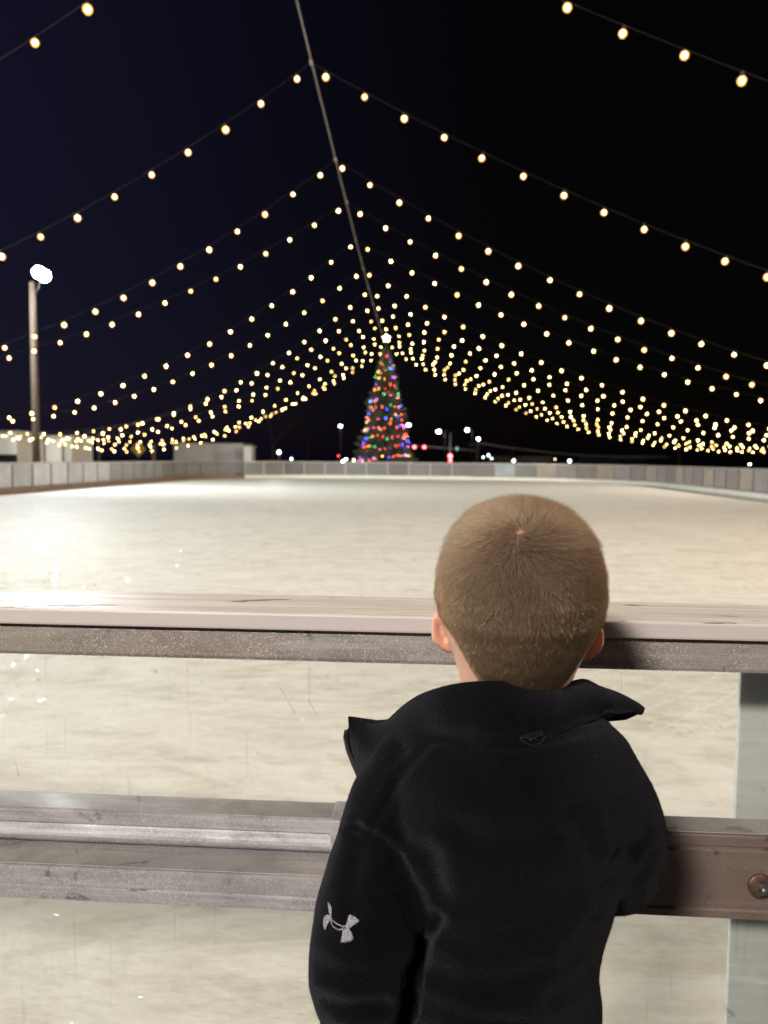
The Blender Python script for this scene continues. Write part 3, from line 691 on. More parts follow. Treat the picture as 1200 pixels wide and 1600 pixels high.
# dark far-off trees
def bare_tree(px, Y, h, label, seed):
    r = random.Random(seed); p = W(px, 722, Y); t = thing('bare_tree', label, 'tree', (p.x, p.y, -.03), 0, 'dark trees behind the rink')
    V = []; 
    bt = bmesh.new(); tube(bt, [(0, 0, 0), (.1, 0, h*.35)], [.22, .14], 7); obj('trunk', bt, M['bark'], t)
    bc = bmesh.new()
    def branch(p, d, L, rad, lv):
        q = p+d*L; tube(bc, [p, p+d*L*.5+Vector((r.gauss(0, .05), r.gauss(0, .05), .02))*L, q], [rad, rad*.75, rad*.5], 4)
        if lv == 0: return
        for _ in range(3):
            nd = (d+Vector((r.gauss(0, .55), r.gauss(0, .55), r.uniform(-.1, .4)))).normalized(); branch(p+d*L*r.uniform(.5, 1), nd, L*r.uniform(.55, .8), rad*.5, lv-1)
    for _ in range(4): branch(Vector((.1, 0, h*.33)), Vector((r.gauss(0, .5), r.gauss(0, .5), 1)).normalized(), h*.27, .1, 3)
    obj('crown', bc, M['bark'], t)
for px, Y, h, lb, sd in ((425, 75, 7.5, 'bare dark tree left of the lone street lamp', 1), (480, 95, 9, 'bare dark tree right behind the lone street lamp', 2), (800, 110, 9, 'bare dark tree above the low dim building', 3), (1060, 95, 7, 'bare dark tree above the right barrier', 4)):
    bare_tree(px, Y, h, lb, sd)
# ==PERSON==
# ------------------------------------------------------------------ the boy
def mat_skin():
    n = N('skin', (.62, .36, .26), .5)
    sk = n.mix(n.ramp(n.noise(30, 5, .6), [(.35, 0.), (.65, 1.)]), (.66, .40, .29), (.60, .32, .24))
    at = n.node('ShaderNodeVertexColor', {}, layer_name='scalp').outputs[0]
    n.set('Base Color', n.mix(n.math('MULTIPLY', at, .7), sk, (.26, .17, .12)))
    n.set('Subsurface Weight', .25); n.set('Subsurface Radius', (1, .35, .2)); n.set('Subsurface Scale', .008)
    n.bump(n.noise(500, 3, .6), .12, .0006); return n.m
def mat_fleece():
    n = N('black_fleece', (.0032, .0032, .0038), 1.0)
    n.set('Specular IOR Level', .03)
    n.set('Sheen Weight', .06); n.set('Sheen Roughness', .45); n.set('Sheen Tint', (.75, .8, 1, 1))
    h = n.math('ADD', n.noise(520, 3, .7), n.math('MULTIPLY', n.noise(140, 4, .6), .8))
    n.bump(h, .6, .004); return n.m
M['skin'] = mat_skin(); M['fleece'] = mat_fleece()
M['denim'] = mat_simple('dark_trousers', (.02, .022, .03), .85, 0, 90, .4)
M['shoe'] = mat_simple('grey_shoe', (.12, .12, .13), .6, 0, 60, .4); M['sole'] = mat_simple('white_sole', (.6, .6, .58), .6)
M['zip'] = mat_simple('black_zip', (.02, .02, .022), .3, .4, 200, .4)
def evalmesh(o):
    dg = bpy.context.evaluated_depsgraph_get(); me = bpy.data.meshes.new_from_object(o.evaluated_get(dg)); return me
def remeshed(bm, voxel, smooth=4, fac=.5):
    me = bpy.data.meshes.new('tmp'); bm.to_mesh(me); bm.free(); o = bpy.data.objects.new('tmp', me); C.objects.link(o)
    r = o.modifiers.new('r', 'REMESH'); r.mode = 'VOXEL'; r.voxel_size = voxel
    s = o.modifiers.new('s', 'SMOOTH'); s.iterations = smooth; s.factor = fac
    m2 = evalmesh(o); bpy.data.objects.remove(o); return m2
def rings(bm, R, seg=40):
    """stack of closed rings: (centre, half width x, front reach, back reach, tilt dz per y)"""
    rows = []
    for c, wx, ff, bb in R:
        row = []
        for k in range(seg):
            a = 2*PI*k/seg; x = math.cos(a); y = math.sin(a)
            row.append(bm.verts.new((c[0]+wx*x, c[1]+(ff if y > 0 else bb)*y, c[2])))
        rows.append(row)
    for a, b in zip(rows, rows[1:]):
        for k in range(seg): bm.faces.new((a[k], a[(k+1) % seg], b[(k+1) % seg], b[k]))
    bm.faces.new(rows[0][::-1]); bm.faces.new(rows[-1]); bmesh.ops.recalc_face_normals(bm, faces=bm.faces)
def limb(bm, pts, rad, seg=24):
    """tube through points with spherical ends; densified by Catmull-Rom"""
    P = [Vector(p) for p in pts]; Q = []; R = []
    for i in range(len(P)-1):
        a = P[max(i-1, 0)]; b = P[i]; c = P[i+1]; d = P[min(i+2, len(P)-1)]
        for k in range(6):
            t = k/6; Q.append(.5*((2*b)+(c-a)*t+(2*a-5*b+4*c-d)*t*t+(3*b-a-3*c+d)*t**3)); R.append(rad[i]*(1-t)+rad[i+1]*t)
    Q.append(P[-1]); R.append(rad[-1])
    d0 = (Q[0]-Q[1]).normalized(); d1 = (Q[-1]-Q[-2]).normalized()
    Q = [Q[0]+d0*R[0]*.8, Q[0]+d0*R[0]*.45]+Q+[Q[-1]+d1*R[-1]*.45, Q[-1]+d1*R[-1]*.8]; R = [R[0]*.45, R[0]*.86]+R+[R[-1]*.86, R[-1]*.45]
    tube(bm, Q, R, seg)
YH = .66                                                    # plane of the head's centre
hc = W(812, 905, YH); HX = hc.x
ztop = W(812, 775, YH-.01).z-.009
person = thing('person', 'young boy with clipped sandy hair and black fleece pullover looking over the near barrier', 'person', (HX-.02, YH, -.03))
PO = person.location
# --- body: one continuous mesh (head with face, neck, trunk, arms, hands, legs)
bm = bmesh.new()
HR = [(0, .012, .014, .014, 0), (.004, .0265, .030, .032, 0), (.010, .0400, .045, .048, 0), (.020, .0505, .060, .062, 0), (.034, .0608, .072, .075, 0), (.052, .0684, .080, .084, 0), (.072, .0725, .083, .088, 0), (.090, .0722, .084, .087, 0),
      (.108, .0660, .083, .081, 0), (.126, .0580, .082, .073, 0), (.140, .0530, .082, .064, 0), (.154, .0485, .080, .056, 0), (.168, .0435, .074, .050, 0), (.180, .0400, .060, .047, 0), (.19, .0385, .030, .047, 0), (.205, .038, .026, .048, 0), (.225, .041, .028, .050, 0), (.25, .060, .04, .058, 0), (.28, .075, .05, .06, 0)]
HCY = YH
rings(bm, [((HX-max(0, d-.10)*.06, HCY, ztop-d), wx*.945, ff, bb*.98) for d, wx, ff, bb, _ in HR])
def ell(c, r, rot=None, sub=3):
    m = Matrix.Translation(Vector(c)) @ (rot.to_4x4() if rot else Matrix.Identity(4)) @ Matrix.Diagonal((*r, 1))
    bmesh.ops.create_icosphere(bm, subdivisions=sub, radius=1, matrix=m)
fy = HCY+.083
ell((HX, fy+.004, ztop-.115), (.008, .012, .013)); ell((HX, fy-.002, ztop-.098), (.006, .008, .022))       # nose
for s in (-1, 1):
    ell((HX+s*.030, fy-.016, ztop-.118), (.020, .014, .017)); ell((HX+s*.028, fy-.009, ztop-.078), (.019, .009, .006))
    ell((HX+s*.026, fy-.010, ztop-.092), (.011, .008, .006))
ell((HX, fy-.003, ztop-.138), (.014, .005, .003)); ell((HX, fy-.003, ztop-.145), (.012, .005, .0035)); ell((HX, fy-.006, ztop-.162), (.017, .011, .011))
# ears: a tilted shell with a raised rim and a lobe
def ear(s, cx, cy, cz):
    ang = math.radians(33); base = Vector((cx, cy, cz))
    uo = Vector((s*math.cos(ang), -math.sin(ang), 0)); uz = Vector((s*.10, .0, 1)).normalized(); nn = uo.cross(uz)
    prev = []
    rim = []
    for k in range(15):
        a = math.radians(-112+k*16.5); rx = .0125; rz = .0195 if a > 0 else .0175
        rim.append(base+uo*(rx*math.cos(a)*(.72 if a < -.6 else 1)+.004)+uz*rz*math.sin(a))
    limb(bm, rim, [.0026+.0006*math.sin(k*.4) for k in range(15)], 10)
    for k in range(15):                                     # shell
        limb(bm, [base-uo*.006, base*.5+rim[k]*.5-nn*s*.002, rim[k]], [.0045, .0022, .0020], 8)
    ell(base+uz*-.0165+uo*.003, (.0042, .0034, .0050), sub=2)
ear(-1, HX-.0595, HCY+.004, ztop-.1085); ear(1, HX+.0560, HCY+.006, ztop-.1135)
sz = W(760, 1190, YH).z
def P(px, py, Y): return W(px, py, Y)
rings(bm, [(P(800, 1100, YH), .055, .045, .04), (P(798, 1150, YH), .085, .055, .05), (P(795, 1250, YH), .088, .065, .06), (P(790, 1400, YH+.01), .072, .07, .06), (P(785, 1560, YH+.01), .068, .07, .065), ((HX-.02, YH+.01, .54), .08, .075, .07), ((HX-.02, YH+.01, .46), .085, .075, .085)])
AL = [P(650, 1225, YH), P(600, 1340, YH-.018), P(578, 1460, YH-.045), (P(580, 1560, YH-.03)), P(590, 1665, YH+.03), P(610, 1700, YH+.075)]
AR = [P(930, 1210, YH), P(978, 1300, YH), P(976, 1350, YH+.005), P(952, 1352, YH+.06), P(905, 1325, YH+.13), P(880, 1310, YH+.185)]
limb(bm, AL, [.024, .024, .024, .023, .021, .017]); limb(bm, AR, [.022, .022, .022, .022, .020, .017])
def hand(wr, d, upn, side, curl):
    d = Vector(d).normalized(); upn = Vector(upn).normalized(); upn = (upn-d*upn.dot(d)).normalized(); sd = d.cross(upn)*side
    limb(bm, [wr, wr+d*.030, wr+d*.052], [.016, .0175, .016], 16)
    for k, L in enumerate((.040, .046, .043, .034)):
        p0 = wr+d*.050+sd*(.015-.0102*k); pts = [p0-d*.012, p0]; q = p0.copy(); dd = d.copy()
        for j, fr in enumerate((.42, .32, .26)):
            dd = (Matrix.Rotation(curl*(.6+.5*j), 3, sd*side) @ dd).normalized(); q = q+dd*L*fr; pts.append(q.copy())
        limb(bm, pts, [.0052, .0055, .005, .0046, .0038], 10)
    t0 = wr+d*.016+sd*.013; limb(bm, [t0, t0+(d*.6+sd*.8)*.016, t0+(d*.9+sd*.6-upn*.15)*.034], [.0075, .0062, .0048], 10)
hand(AL[-1], (.25, .75, -.55), (-.9, 0, -.2), 1, -.35)
hand(AR[-1], (-.55, .80, -.12), (0, .1, 1), -1, -.45)
for s in (-1, 1):
    hx = HX-.02+s*.05
    limb(bm, [(hx, YH+.01, .50), (hx+s*.006, YH+.015, .30), (hx+s*.010, YH+.005, .06)], [.068, .048, .034])
    limb(bm, [(hx+s*.010, YH-.01, .02), (hx+s*.02, YH+.09, .008)], [.03, .026])
bm.transform(Matrix.Translation(-PO))
bme = remeshed(bm, .0027, 3, .5)
body = obj('body', bme, M['skin'], person, True)
HT = BVHTree.FromObject(body, bpy.context.evaluated_depsgraph_get())
for s in (-1, 1):
    bm = bmesh.new(); bmesh.ops.create_uvsphere(bm, u_segments=16, v_segments=10, radius=.0088); e = obj('eye', bm, [mat_simple('eye_white', (.8, .8, .78), .2)], body, True)
    e.location = Vector((HX+s*.026, fy-.0085, ztop-.092))-PO
    bm = bmesh.new(); lathe(bm, [(.0042, .0074), (.0042, .0084), (.001, .0092)], 12); ir = obj('iris', bm, mat_simple('blue_iris', (.08, .12, .16), .2), e); ir.rotation_euler = (-PI/2, 0, 0)
sc_at = bme.color_attributes.new('scalp', 'FLOAT_COLOR', 'POINT'); scv = []
# --- hair: clipped strands growing out of a whorl at the crown
def hit(px, py, tree=HT):
    d = ray(px, py).normalized(); r = tree.ray_cast(CAMP-PO, d); return r
wh = hit(814, 832); whp = wh[0] if wh[0] else Vector((HX, HCY-.06, ztop-.04))-PO
hcl = Vector((HX, HCY, ztop-.085))-PO
def hairline(az):
    """lowest hair height below the top, az 0 = straight back, pi = face"""
    a = abs(az)
    T = [(0, .157), (.35, .155), (.62, .144), (.85, .122), (1.02, .108), (1.25, .100), (1.5, .092), (1.8, .094), (1.95, .070), (2.3, .042), (PI, .038)]
    for (a0, h0), (a1, h1) in zip(T, T[1:]):
        if a <= a1: return h0+(h1-h0)*(a-a0)/(a1-a0)
    return .038
for v in bme.vertices:
    dz = ztop-PO.z-v.co.z; rl = v.co-hcl; hl_ = hairline(math.atan2(rl.x, -rl.y)) if dz < .18 else -1
    k = max(0., min(1., (hl_-dz+.001)/.018)) if dz < .18 and abs(rl.x) < .0735 else 0.
    scv += [k, k, k, 1]
sc_at.data.foreach_set('color', scv)
def hair():
    r = random.Random(11); me = body.data
    tri = []; areas = []
    me.calc_loop_triangles()
    topz = ztop-PO.z
    for t in me.loop_triangles:
        c = (me.vertices[t.vertices[0]].co+me.vertices[t.vertices[1]].co+me.vertices[t.vertices[2]].co)/3
        dz = topz-c.z
        if dz > .175: continue
        rel = c-hcl; az = math.atan2(rel.x, -rel.y)
        if dz > hairline(az)+.012: continue
        rr = math.hypot(rel.x, rel.y)
        tri.append((t.vertices[:], t.area))
    cum = np.cumsum([a for _, a in tri]); tot = cum[-1]
    NS = 170000
    V = np.zeros((NS*8, 3), np.float32); col = np.zeros((NS*8, 3), np.float32); F = []
    cnt = 0
    for i in range(NS):
        vs, _ = tri[int(np.searchsorted(cum, r.random()*tot))]
        a, b, c = (me.vertices[v].co for v in vs); u, v = r.random(), r.random()
        if u+v > 1: u, v = 1-u, 1-v
        p = a+(b-a)*u+(c-a)*v; n = me.vertices[vs[0]].normal
        rel = p-hcl; az = math.atan2(rel.x, -rel.y); dz = topz-p.z
        hl = hairline(az)
        lim = hl+r.gauss(0, .0025)
        if dz > lim or r.random() > .22+.78*min(1, max(0, (hl-dz)/.016)): continue
        # keep the ears bare
        nr = Vector((rel.x/.0745, rel.y/.086, 0)).length
        if .078 < dz < .15 and abs(rel.x) > .052 and rel.y > -.03 and nr > 1.0+.02 and abs(rel.x) > .070: continue
        dw = p-whp; dw = dw-n*dw.dot(n); dist = dw.length; tan = dw.normalized() if dist > 1e-4 else Vector((0, 0, -1))
        tan = (Matrix.Rotation(.55*math.exp(-dist/.03), 3, n) @ tan)
        down = Vector((0, 0, -1)); down = down-n*down.dot(n)
        kd = min(1, dist/.10); tan = (tan*(1-.55*kd)+down*kd*.9+Vector((r.gauss(0, .09), r.gauss(0, .09), r.gauss(0, .09)))).normalized()
        top = max(0, min(1, (.105-dz)/.075))
        L = (.0060+.0080*top)*r.uniform(.6, 1.2)
        edge = max(0., min(1., (hl-dz)/.02)); L *= .45+.55*edge
        lift = .27+.36*top+r.gauss(0, .09)
        if p.z > topz-.03: lift += .18
        d = (tan*math.cos(lift)+n*math.sin(lift)).normalized(); d2 = (d*1.0+tan*.25).normalized()
        q0 = p-n*.0006; q1 = p+d*L*.5; q2 = q1+d2*L*.5
        sd = d.cross(n).normalized(); w_ = .00009*r.uniform(.7, 1.3)
        th = r.random()*PI; sd = (sd*math.cos(th)+n*math.sin(th)).normalized(); s2 = d.cross(sd).normalized()
        k = cnt*8
        for j, (q, ww) in enumerate(((q0, w_), (q1, w_*.85))):
            V[k+j*3] = q+sd*ww; V[k+j*3+1] = q-sd*ww*.5+s2*ww*.87; V[k+j*3+2] = q-sd*ww*.5-s2*ww*.87
        V[k+6] = q2; V[k+7] = q2
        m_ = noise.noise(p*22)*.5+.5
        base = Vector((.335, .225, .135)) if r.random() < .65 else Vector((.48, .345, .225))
        # band and dark centre: head shading put into colour; sides: shorter hair, rim light
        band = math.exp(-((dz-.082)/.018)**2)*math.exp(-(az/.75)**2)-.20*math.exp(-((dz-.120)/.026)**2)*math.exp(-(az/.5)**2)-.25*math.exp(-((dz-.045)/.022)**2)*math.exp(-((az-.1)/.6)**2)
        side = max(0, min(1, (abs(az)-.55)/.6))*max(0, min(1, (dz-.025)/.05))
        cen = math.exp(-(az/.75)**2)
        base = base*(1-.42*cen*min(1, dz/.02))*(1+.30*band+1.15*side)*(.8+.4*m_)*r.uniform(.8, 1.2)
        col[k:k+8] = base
        for j in range(3):
            j2 = (j+1) % 3
            F.append((k+j, k+j2, k+3+j2, k+3+j)); F.append((k+3+j, k+3+j2, k+6))
        cnt += 1
    V = V[:cnt*8]; col = col[:cnt*8]
    m = bpy.data.meshes.new('hair'); m.from_pydata(V.tolist(), [], F)
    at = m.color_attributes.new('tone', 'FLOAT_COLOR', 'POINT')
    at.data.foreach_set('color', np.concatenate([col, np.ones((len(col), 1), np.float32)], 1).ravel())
    m.shade_smooth(); return m
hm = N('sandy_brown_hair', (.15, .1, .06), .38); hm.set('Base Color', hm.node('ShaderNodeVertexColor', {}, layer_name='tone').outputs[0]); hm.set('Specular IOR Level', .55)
hm.set('Anisotropic', .0)
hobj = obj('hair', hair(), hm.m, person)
# scalp shows through short hair: tint of the skin where hair grows is left to the strands

# --- jacket
def Wv(px, py, Y): return W(px, py, Y)
bm = bmesh.new()
TR = [(1072, 742, 868, .045, .055, 0), (1092, 705, 905, .058, .068, 0), (1118, 662, 948, .064, .078, 0), (1150, 628, 975, .070, .084, 0), (1190, 606, 990, .076, .086, 0), (1250, 596, 992, .085, .084, 0), (1330, 610, 985, .092, .082, 0),
      (1400, 628, 960, .098, .084, 0), (1450, 634, 940, .10, .088, 0), (1500, 632, 932, .10, .092, 0), (1545, 632, 940, .10, .094, 0), (1585, 634, 934, .10, .092, 0), (1640, 636, 930, .10, .09, 0), (1700, 640, 926, .098, .092, 0), (1800, 644, 916, .098, .096, 0), (1870, 650, 908, .096, .094, 0)]
R_ = []
for y, xl, xr, ff, bb, _ in TR:
    a, b = W(xl, y, YH), W(xr, y, YH); R_.append((((a.x+b.x)/2, YH, (a.z+b.z)/2), (b.x-a.x)/2, ff, bb))
rings(bm, R_)
jl = [P(655, 1192, YH+.0), P(612, 1262, YH-.004), P(594, 1340, YH-.018), P(578, 1410, YH-.035), P(570, 1480, YH-.045), P(571, 1535, YH-.040), P(576, 1590, YH-.02), P(586, 1650, YH+.02), P(600, 1690, YH+.055)]
limb(bm, jl, [.040, .041, .042, .045, .0465, .046, .041, .033, .027], 32)
jr = [P(920, 1180, YH+.0), P(954, 1236, YH), P(975, 1290, YH), P(976, 1345, YH), P(964, 1368, YH+.022), P(940, 1360, YH+.065), P(905, 1335, YH+.12), P(888, 1318, YH+.155)]
limb(bm, jr, [.034, .035, .0355, .034, .032, .032, .028, .024], 32)
bm.transform(Matrix.Translation(-PO))
jm = remeshed(bm, .0036, 14, .5)
# folds and seams, pressed into the cloth along drawn lines
CR = [  # (points in the photo's outline, depth m, width px)
    ([(556, 1296), (590, 1312), (622, 1345), (650, 1395), (672, 1440)], .0050, 11), ([(672, 1340), (680, 1400), (684, 1440)], .0025, 18),
    ([(684, 1440), (664, 1475), (648, 1520), (634, 1600)], .0060, 12), ([(612, 1360), (640, 1420), (655, 1470)], .0035, 12),
    ([(536, 1290), (556, 1296), (580, 1300)], .0020, 5), ([(700, 1130), (660, 1175), (618, 1225), (585, 1290)], .0018, 7), ([(560, 1330), (548, 1380), (552, 1430)], .0022, 14),
    ([(968, 1270), (975, 1330), (960, 1370), (945, 1405)], .0034, 13), ([(1020, 1335), (995, 1372), (955, 1392)], .0030, 9), ([(1010, 1300), (985, 1330), (965, 1340)], .0022, 10),
    ([(900, 1280), (930, 1330), (942, 1380)], .0030, 16), ([(890, 1500), (915, 1470), (935, 1440)], .0035, 14), ([(860, 1560), (900, 1535), (930, 1518)], .0035, 13),
    ([(720, 1300), (770, 1320), (840, 1310), (900, 1275)], .0018, 22), ([(700, 1530), (760, 1545), (840, 1530)], .0022, 22), ([(660, 1560), (720, 1590), (800, 1600)], .0020, 16),
    ([(500, 1560), (540, 1575), (600, 1570)], .0035, 12), ([(490, 1500), (520, 1520), (560, 1520)], .0020, 14), ([(680, 1160), (740, 1168), (800, 1168), (860, 1160), (905, 1145)], .0016, 6)]
HI = [([(668, 1160), (630, 1205), (598, 1250)], .0022, 14), ([(600, 1400), (630, 1440), (640, 1490)], .003, 20), ([(640, 1330), (655, 1390), (668, 1420)], .0020, 12),
      ([(915, 1400), (905, 1450), (880, 1500)], .0025, 20), ([(1000, 1350), (970, 1385)], .002, 12), ([(905, 1560), (930, 1545)], .003, 14)]
co = np.empty(len(jm.vertices)*3, np.float32); jm.vertices.foreach_get('co', co); co = co.reshape(-1, 3).astype(float)
nr = np.empty(len(jm.vertices)*3, np.float32); jm.vertices.foreach_get('normal', nr); nr = nr.reshape(-1, 3).astype(float)
fwv, rtv, upv_ = np.array(fw), np.array(rt), np.array(up)
rel = co+np.array(PO)-np.array(CAMP); dep = rel@fwv
pxs_ = 600+FPX*(rel@rtv)/dep; pys_ = 800-FPX*(rel@upv_)/dep
facing = np.clip(-(nr*(rel/np.linalg.norm(rel, axis=1, keepdims=True))).sum(1)*2.2, 0, 1)
disp = np.zeros(len(co))
for lst, sg_ in ((CR, -1), (HI, 1)):
    for line, dp, wd in lst:
        best = np.full(len(co), 1e9)
        for (x0, y0), (x1, y1) in zip(line, line[1:]):
            dx, dy = x1-x0, y1-y0; t = np.clip(((pxs_-x0)*dx+(pys_-y0)*dy)/(dx*dx+dy*dy), 0, 1)
            best = np.minimum(best, np.hypot(pxs_-x0-t*dx, pys_-y0-t*dy))
        disp += (sg_ if sg_ < 0 else .45)*dp*np.exp(-(best/wd)**2)*facing
        if sg_ < 0: disp += dp*.45*np.exp(-((best-wd*1.9)/wd)**2)*facing
for i in range(len(co)):
    v = Vector(co[i]); disp[i] += .0022*noise.noise(v*14+Vector((3, 0, 0)))+.0014*noise.noise(v*34)
co += nr*disp[:, None]
jm.vertices.foreach_set('co', co.astype(np.float32).ravel()); jm.update()
jacket = obj('jacket', jm, M['fleece'], person, True)
JT = BVHTree.FromPolygons([v.co.copy() for v in jm.vertices], [tuple(p.vertices) for p in jm.polygons])
# collar: unzipped, standing behind the neck and flopping out to both sides
CO = [((546, 1122), .705, (566, 1222), .680), ((560, 1127), .700, (582, 1204), .655), ((580, 1136), .692, (602, 1190), .628), ((604, 1131), .680, (628, 1176), .606), ((628, 1110), .662, (655, 1166), .590), ((655, 1092), .640, (690, 1162), .580), ((692, 1079), .616, (728, 1166), .573), ((730, 1072), .602, (765, 1170), .569),
      ((775, 1070), .597, (800, 1168), .568), ((815, 1073), .598, (835, 1160), .570), ((848, 1078), .604, (866, 1148), .577), ((874, 1078), .616, (892, 1137), .588), ((898, 1069), .632, (912, 1130), .603), ((917, 1067), .645, (928, 1124), .616), ((937, 1077), .658, (940, 1120), .630), ((958, 1084), .672, (953, 1118), .645), ((980, 1094), .69, (972, 1115), .67), ((1004, 1108), .71, (996, 1113), .70)]
def cr4(a, b, c, d, t): return .5*((2*b)+(c-a)*t+(2*a-5*b+4*c-d)*t*t+(3*b-a-3*c+d)*t**3)
CA = []; 
for j, (t, ty, b, by) in enumerate(CO):
    A = W(*t, ty)-PO; B = W(*b, by)-PO
    if 2 <= j <= 15:
        d = ray(*b).normalized(); h = JT.ray_cast(CAMP-PO, d)
        if h[0]: B = h[0]+d*.0035
    CA.append((A, B))
CD = []
for j in range(len(CA)-1):
    q = [CA[max(j-1, 0)], CA[j], CA[j+1], CA[min(j+2, len(CA)-1)]]
    for k in range(4): CD.append((cr4(*[x[0] for x in q], k/4), cr4(*[x[1] for x in q], k/4), (j+k/4)))
CD.append((*CA[-1], len(CA)-1.))
bm = bmesh.new(); NR = 10; grid = []
for A, B, j in CD:
    row = []
    for i in range(NR+1):
        f = i/NR; p = A.lerp(B, f); bul = .007*math.sin(PI*min(1, f*1.25))*(1 if 2 < j < 15 else .3)
        p = p+Vector((0, -bul, 0))+Vector((0, -1, .3))*.0016*noise.noise(Vector((j*.8, f*2.2, 4)))*2
        row.append(bm.verts.new(p))
    grid.append(row)
for a, b in zip(grid, grid[1:]):
    for i in range(NR): bm.faces.new((a[i], a[i+1], b[i+1], b[i]))
# inner side: from the top edge down to the neck
NK = []
for jj, (A, B, j) in enumerate(CD):
    f = j/(len(CO)-1); ang = PI*(1.12-1.24*f)
    Nn = Vector((HX+.047*math.cos(ang), HCY-.004-.050*math.sin(ang), W(800, 1105, YH-.05).z-.006))-PO
    row = [grid[jj][0]]
    for i in range(1, 5):
        g = i/4; p = A.lerp(Nn, g); p.z -= .016*math.sin(PI*g); row.append(bm.verts.new(p))
    NK.append(row)
for a, b in zip(NK, NK[1:]):
    for i in range(4): bm.faces.new((a[i], b[i], b[i+1], a[i+1]))
bmesh.ops.recalc_face_normals(bm, faces=bm.faces)
col_ = obj('collar', bm, M['fleece'], person, True)
sm = col_.modifiers.new('s', 'SOLIDIFY'); sm.thickness = .0065; sm.offset = 0
bv = col_.modifiers.new('b', 'BEVEL'); bv.width = .0026; bv.segments = 3; bv.limit_method = 'ANGLE'; bv.angle_limit = 1.0
# zip along the left flap
zp = [W(543, 1141, .706), W(541, 1152, .706), W(545, 1172, .703), W(553, 1192, .697), W(561, 1211, .688), W(567, 1226, .68)]
bm = bmesh.new(); tube(bm, [p-PO for p in zp], .0016, 8); zt2 = obj('zip', bm, M['zip'], person)
bm = bmesh.new(); ev = [W(*q, y_)-PO for q, y_ in (((549, 1128), .704), ((549, 1152), .703), ((553, 1172), .70), ((560, 1192), .694), ((567, 1211), .686), ((572, 1224), .678))]
za = [bm.verts.new(p-PO) for p in zp]; zb = [bm.verts.new(p) for p in ev]
for i in range(5): bm.faces.new((za[i], za[i+1], zb[i+1], zb[i]))
tp_ = obj('zip_tape', bm, M['fleece'], person); tm = tp_.modifiers.new('s', 'SOLIDIFY'); tm.thickness = .0016; tm.offset = 0
bm = bmesh.new()
for i in range(len(zp)-1):
    for q in range(7):
        p = zp[i].lerp(zp[i+1], q/7)-PO+Vector((-.0012, -.0012, 0)); bx(bm, p.x-.0016, p.x+.0016, p.y-.0008, p.y+.0008, p.z-.0005, p.z+.0005)
obj('zip_teeth', bm, mat_simple('dark_zip_teeth', (.09, .09, .09), .3, .8), zt2)
# embroidered marks laid on the cloth
def patch(polys, mat, lift=.0009, thick=.0007, name='emblem', parent=None):
    bm = bmesh.new()
    for poly in polys:
        cx = sum(p[0] for p in poly)/len(poly); cy = sum(p[1] for p in poly)/len(poly)
        dense = []
        for (x0, y0), (x1, y1) in zip(poly, poly[1:]+poly[:1]):
            for q in range(4): dense.append((x0+(x1-x0)*q/4, y0+(y1-y0)*q/4))
        lay = []
        for g in (0.001, .35, .7, 1):
            ring = []
            for x, y in dense:
                d = ray(cx+(x-cx)*g, cy+(y-cy)*g).normalized(); h = JT.ray_cast(CAMP-PO, d)
                if h[0] is None: h = (CAMP-PO+d*(last-(CAMP-PO)).length if 'last' in dir() else CAMP-PO+d*.7, Vector(-d))
                last = h[0]; ring.append(bm.verts.new(h[0]-d*lift))
            lay.append(ring)
        n = len(dense)
        for a, b in zip(lay, lay[1:]):
            for k in range(n): bm.faces.new((a[k], a[(k+1) % n], b[(k+1) % n], b[k]))
    bmesh.ops.remove_doubles(bm, verts=bm.verts, dist=.00003)
    bmesh.ops.recalc_face_normals(bm, faces=bm.faces)
    o = obj(name, bm, mat, parent or jacket, True); s = o.modifiers.new('s', 'SOLIDIFY'); s.thickness = thick; s.offset = 1; return o
sv = N('silver_embroidery', (.55, .54, .58), .45, .3); sv.set('Base Color', sv.mix(sv.ramp(sv.vor(900), [(.25, 0.), (.6, 1.)]), (.42, .41, .46), (.17, .165, .19))); sv.bump(sv.vor(900), .8, .001)
def lp(x, y): return (460+x/7.5, 1380+y/7.5)
def seg_strip(pts, w0):
    out = []; back = []
    for i, (x, y) in enumerate(pts):
        a = pts[max(i-1, 0)]; b = pts[min(i+1, len(pts)-1)]; dx, dy = b[0]-a[0], b[1]-a[1]; L = math.hypot(dx, dy)
        out.append((x-dy/L*w0, y+dx/L*w0)); back.append((x+dy/L*w0, y-dx/L*w0))
    return out, back
pet = [[(398, 222), (420, 245), (440, 290), (442, 330), (436, 400), (420, 395), (410, 330), (402, 280)],
       [(428, 400), (415, 372), (390, 368), (360, 385), (344, 420), (345, 480), (352, 530), (362, 550), (380, 510), (410, 450), (425, 420)],
       [(645, 368), (690, 378), (735, 405), (764, 445), (720, 480), (660, 520), (625, 545), (596, 520), (618, 450), (635, 395)],
       [(572, 545), (590, 530), (640, 528), (665, 560), (690, 610), (700, 655), (660, 680), (600, 695), (542, 695), (560, 620)]]
polys = [[lp(*q) for q in p] for p in pet]
patch(polys, sv.m)
for line in ([(430, 405), (450, 440), (500, 478), (550, 500), (590, 505)], [(422, 400), (430, 460), (460, 515), (510, 543), (550, 545), (600, 500)]):
    pts = []
    for i in range(len(line)-1):
        for q in range(4): pts.append((line[i][0]+(line[i+1][0]-line[i][0])*q/4, line[i][1]+(line[i+1][1]-line[i][1])*q/4))
    pts.append(line[-1]); P3 = []
    for x, y in pts:
        d = ray(*lp(x, y)).normalized(); h = JT.ray_cast(CAMP-PO, d)
        if h[0]: P3.append(h[0]-d*.0009)
    bm = bmesh.new(); tube(bm, P3, .0006, 6); obj('emblem_line', bm, sv.m, jacket)
bk = N('black_embroidery', (.009, .009, .010), .45); bk.set('Specular IOR Level', .25)
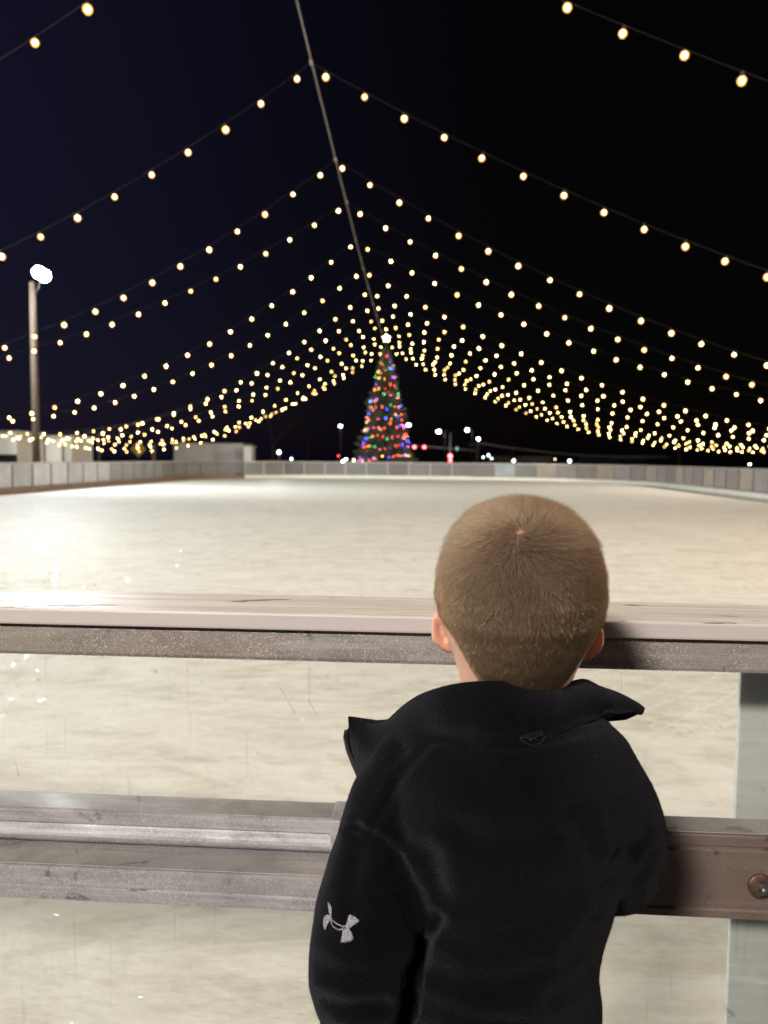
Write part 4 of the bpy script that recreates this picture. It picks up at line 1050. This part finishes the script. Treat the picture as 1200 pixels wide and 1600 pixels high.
for i, line in enumerate(([(809, 1149), (830, 1151), (852, 1142)], [(811, 1152), (832, 1154), (853, 1145)], [(809, 1146), (829, 1147), (851, 1140)], [(812, 1155), (822, 1162), (835, 1166), (848, 1158), (852, 1149)], [(826, 1158), (833, 1154), (842, 1158)])):
    P3 = []
    for a, b in zip(line, line[1:]):
        for q in range(5):
            d = ray(a[0]+(b[0]-a[0])*q/5, a[1]+(b[1]-a[1])*q/5).normalized(); h = JT.ray_cast(CAMP-PO, d)
            if h[0]: P3.append(h[0]-d*.0008)
    if len(P3) > 3:
        bm = bmesh.new(); tube(bm, P3, .0006, 6); obj('back_emblem', bm, bk.m, jacket)
# --- trousers and shoes (below the frame, but he stands on them)
bm = bmesh.new()
rings(bm, [((HX-.025, YH+.005, .66), .070, .075, .075), ((HX-.02, YH+.005, .59), .085, .085, .085), ((HX-.02, YH+.005, .52), .105, .088, .095), ((HX-.02, YH+.005, .45), .105, .085, .095)])
for s in (-1, 1):
    hx = HX-.02+s*.052; limb(bm, [(hx, YH+.005, .50), (hx+s*.006, YH+.015, .30), (hx+s*.010, YH+.0, .075)], [.072, .060, .048])
bm.transform(Matrix.Translation(-PO)); obj('trousers', remeshed(bm, .006, 6), M['denim'], person, True)
for s in (-1, 1):
    hx = HX-.02+s*.062
    bm = bmesh.new(); limb(bm, [(hx, YH-.035, .035), (hx+s*.004, YH+.02, .04), (hx+s*.012, YH+.10, .018)], [.035, .038, .030]); bm.transform(Matrix.Translation(-PO)); sh = obj('shoe', remeshed(bm, .005, 4), M['shoe'], person, True)
    bm = bmesh.new(); tube(bm, [(hx, YH-.03, -.03), (hx, YH-.03, -.008)], [(.040, .038), (.040, .038)], 20); bx(bm, hx-.036, hx+.040, YH-.03, YH+.10, -.03, -.008, bev=.008); bm.transform(Matrix.Translation(-PO)); obj('sole', bm, M['sole'], sh)

# nap of the fleece: short fibres all over the pullover, and a little pale lint
def nap(me, cnt, L0, w0, seed, lintp=0.0):
    r = random.Random(seed); me.calc_loop_triangles(); tr = [(t.vertices[:], t.area) for t in me.loop_triangles]
    cum = np.cumsum([a for _, a in tr]); V = []; F = []; MI = []
    idx = np.searchsorted(cum, rng.random(cnt)*cum[-1])
    for i in idx:
        vs = tr[int(min(i, len(tr)-1))][0]; a, b, c = (me.vertices[v].co for v in vs); u, v = r.random(), r.random()
        if u+v > 1: u, v = 1-u, 1-v
        p = a+(b-a)*u+(c-a)*v; n = me.vertices[vs[0]].normal
        d = (n+Vector((r.gauss(0, .6), r.gauss(0, .6), r.gauss(0, .6)-.2))).normalized(); s_ = d.cross(Vector((r.gauss(0, 1), r.gauss(0, 1), r.gauss(0, 1)))).normalized()*w0
        k = len(V); V += [p-s_, p+s_, p+d*L0*r.uniform(.5, 1.3)]; F.append((k, k+1, k+2)); MI.append(1 if r.random() < lintp else 0)
    m = bpy.data.meshes.new('nap'); m.from_pydata([tuple(v) for v in V], [], F); m.polygons.foreach_set('material_index', MI); return m
nf = mat_simple('fleece_fibre', (.012, .012, .014), 1.0, 0, 300, .3, 0); lf = mat_simple('pale_lint', (.35, .35, .36), 1.0, 0, 300, .3, 0)
obj('nap', nap(jm, 110000, .0016, .00012, 21, .0006), [nf, lf], jacket)
cme = bpy.data.meshes.new_from_object(col_.evaluated_get(bpy.context.evaluated_depsgraph_get()))
obj('nap', nap(cme, 26000, .0015, .00012, 22, .0006), [nf, lf], col_)
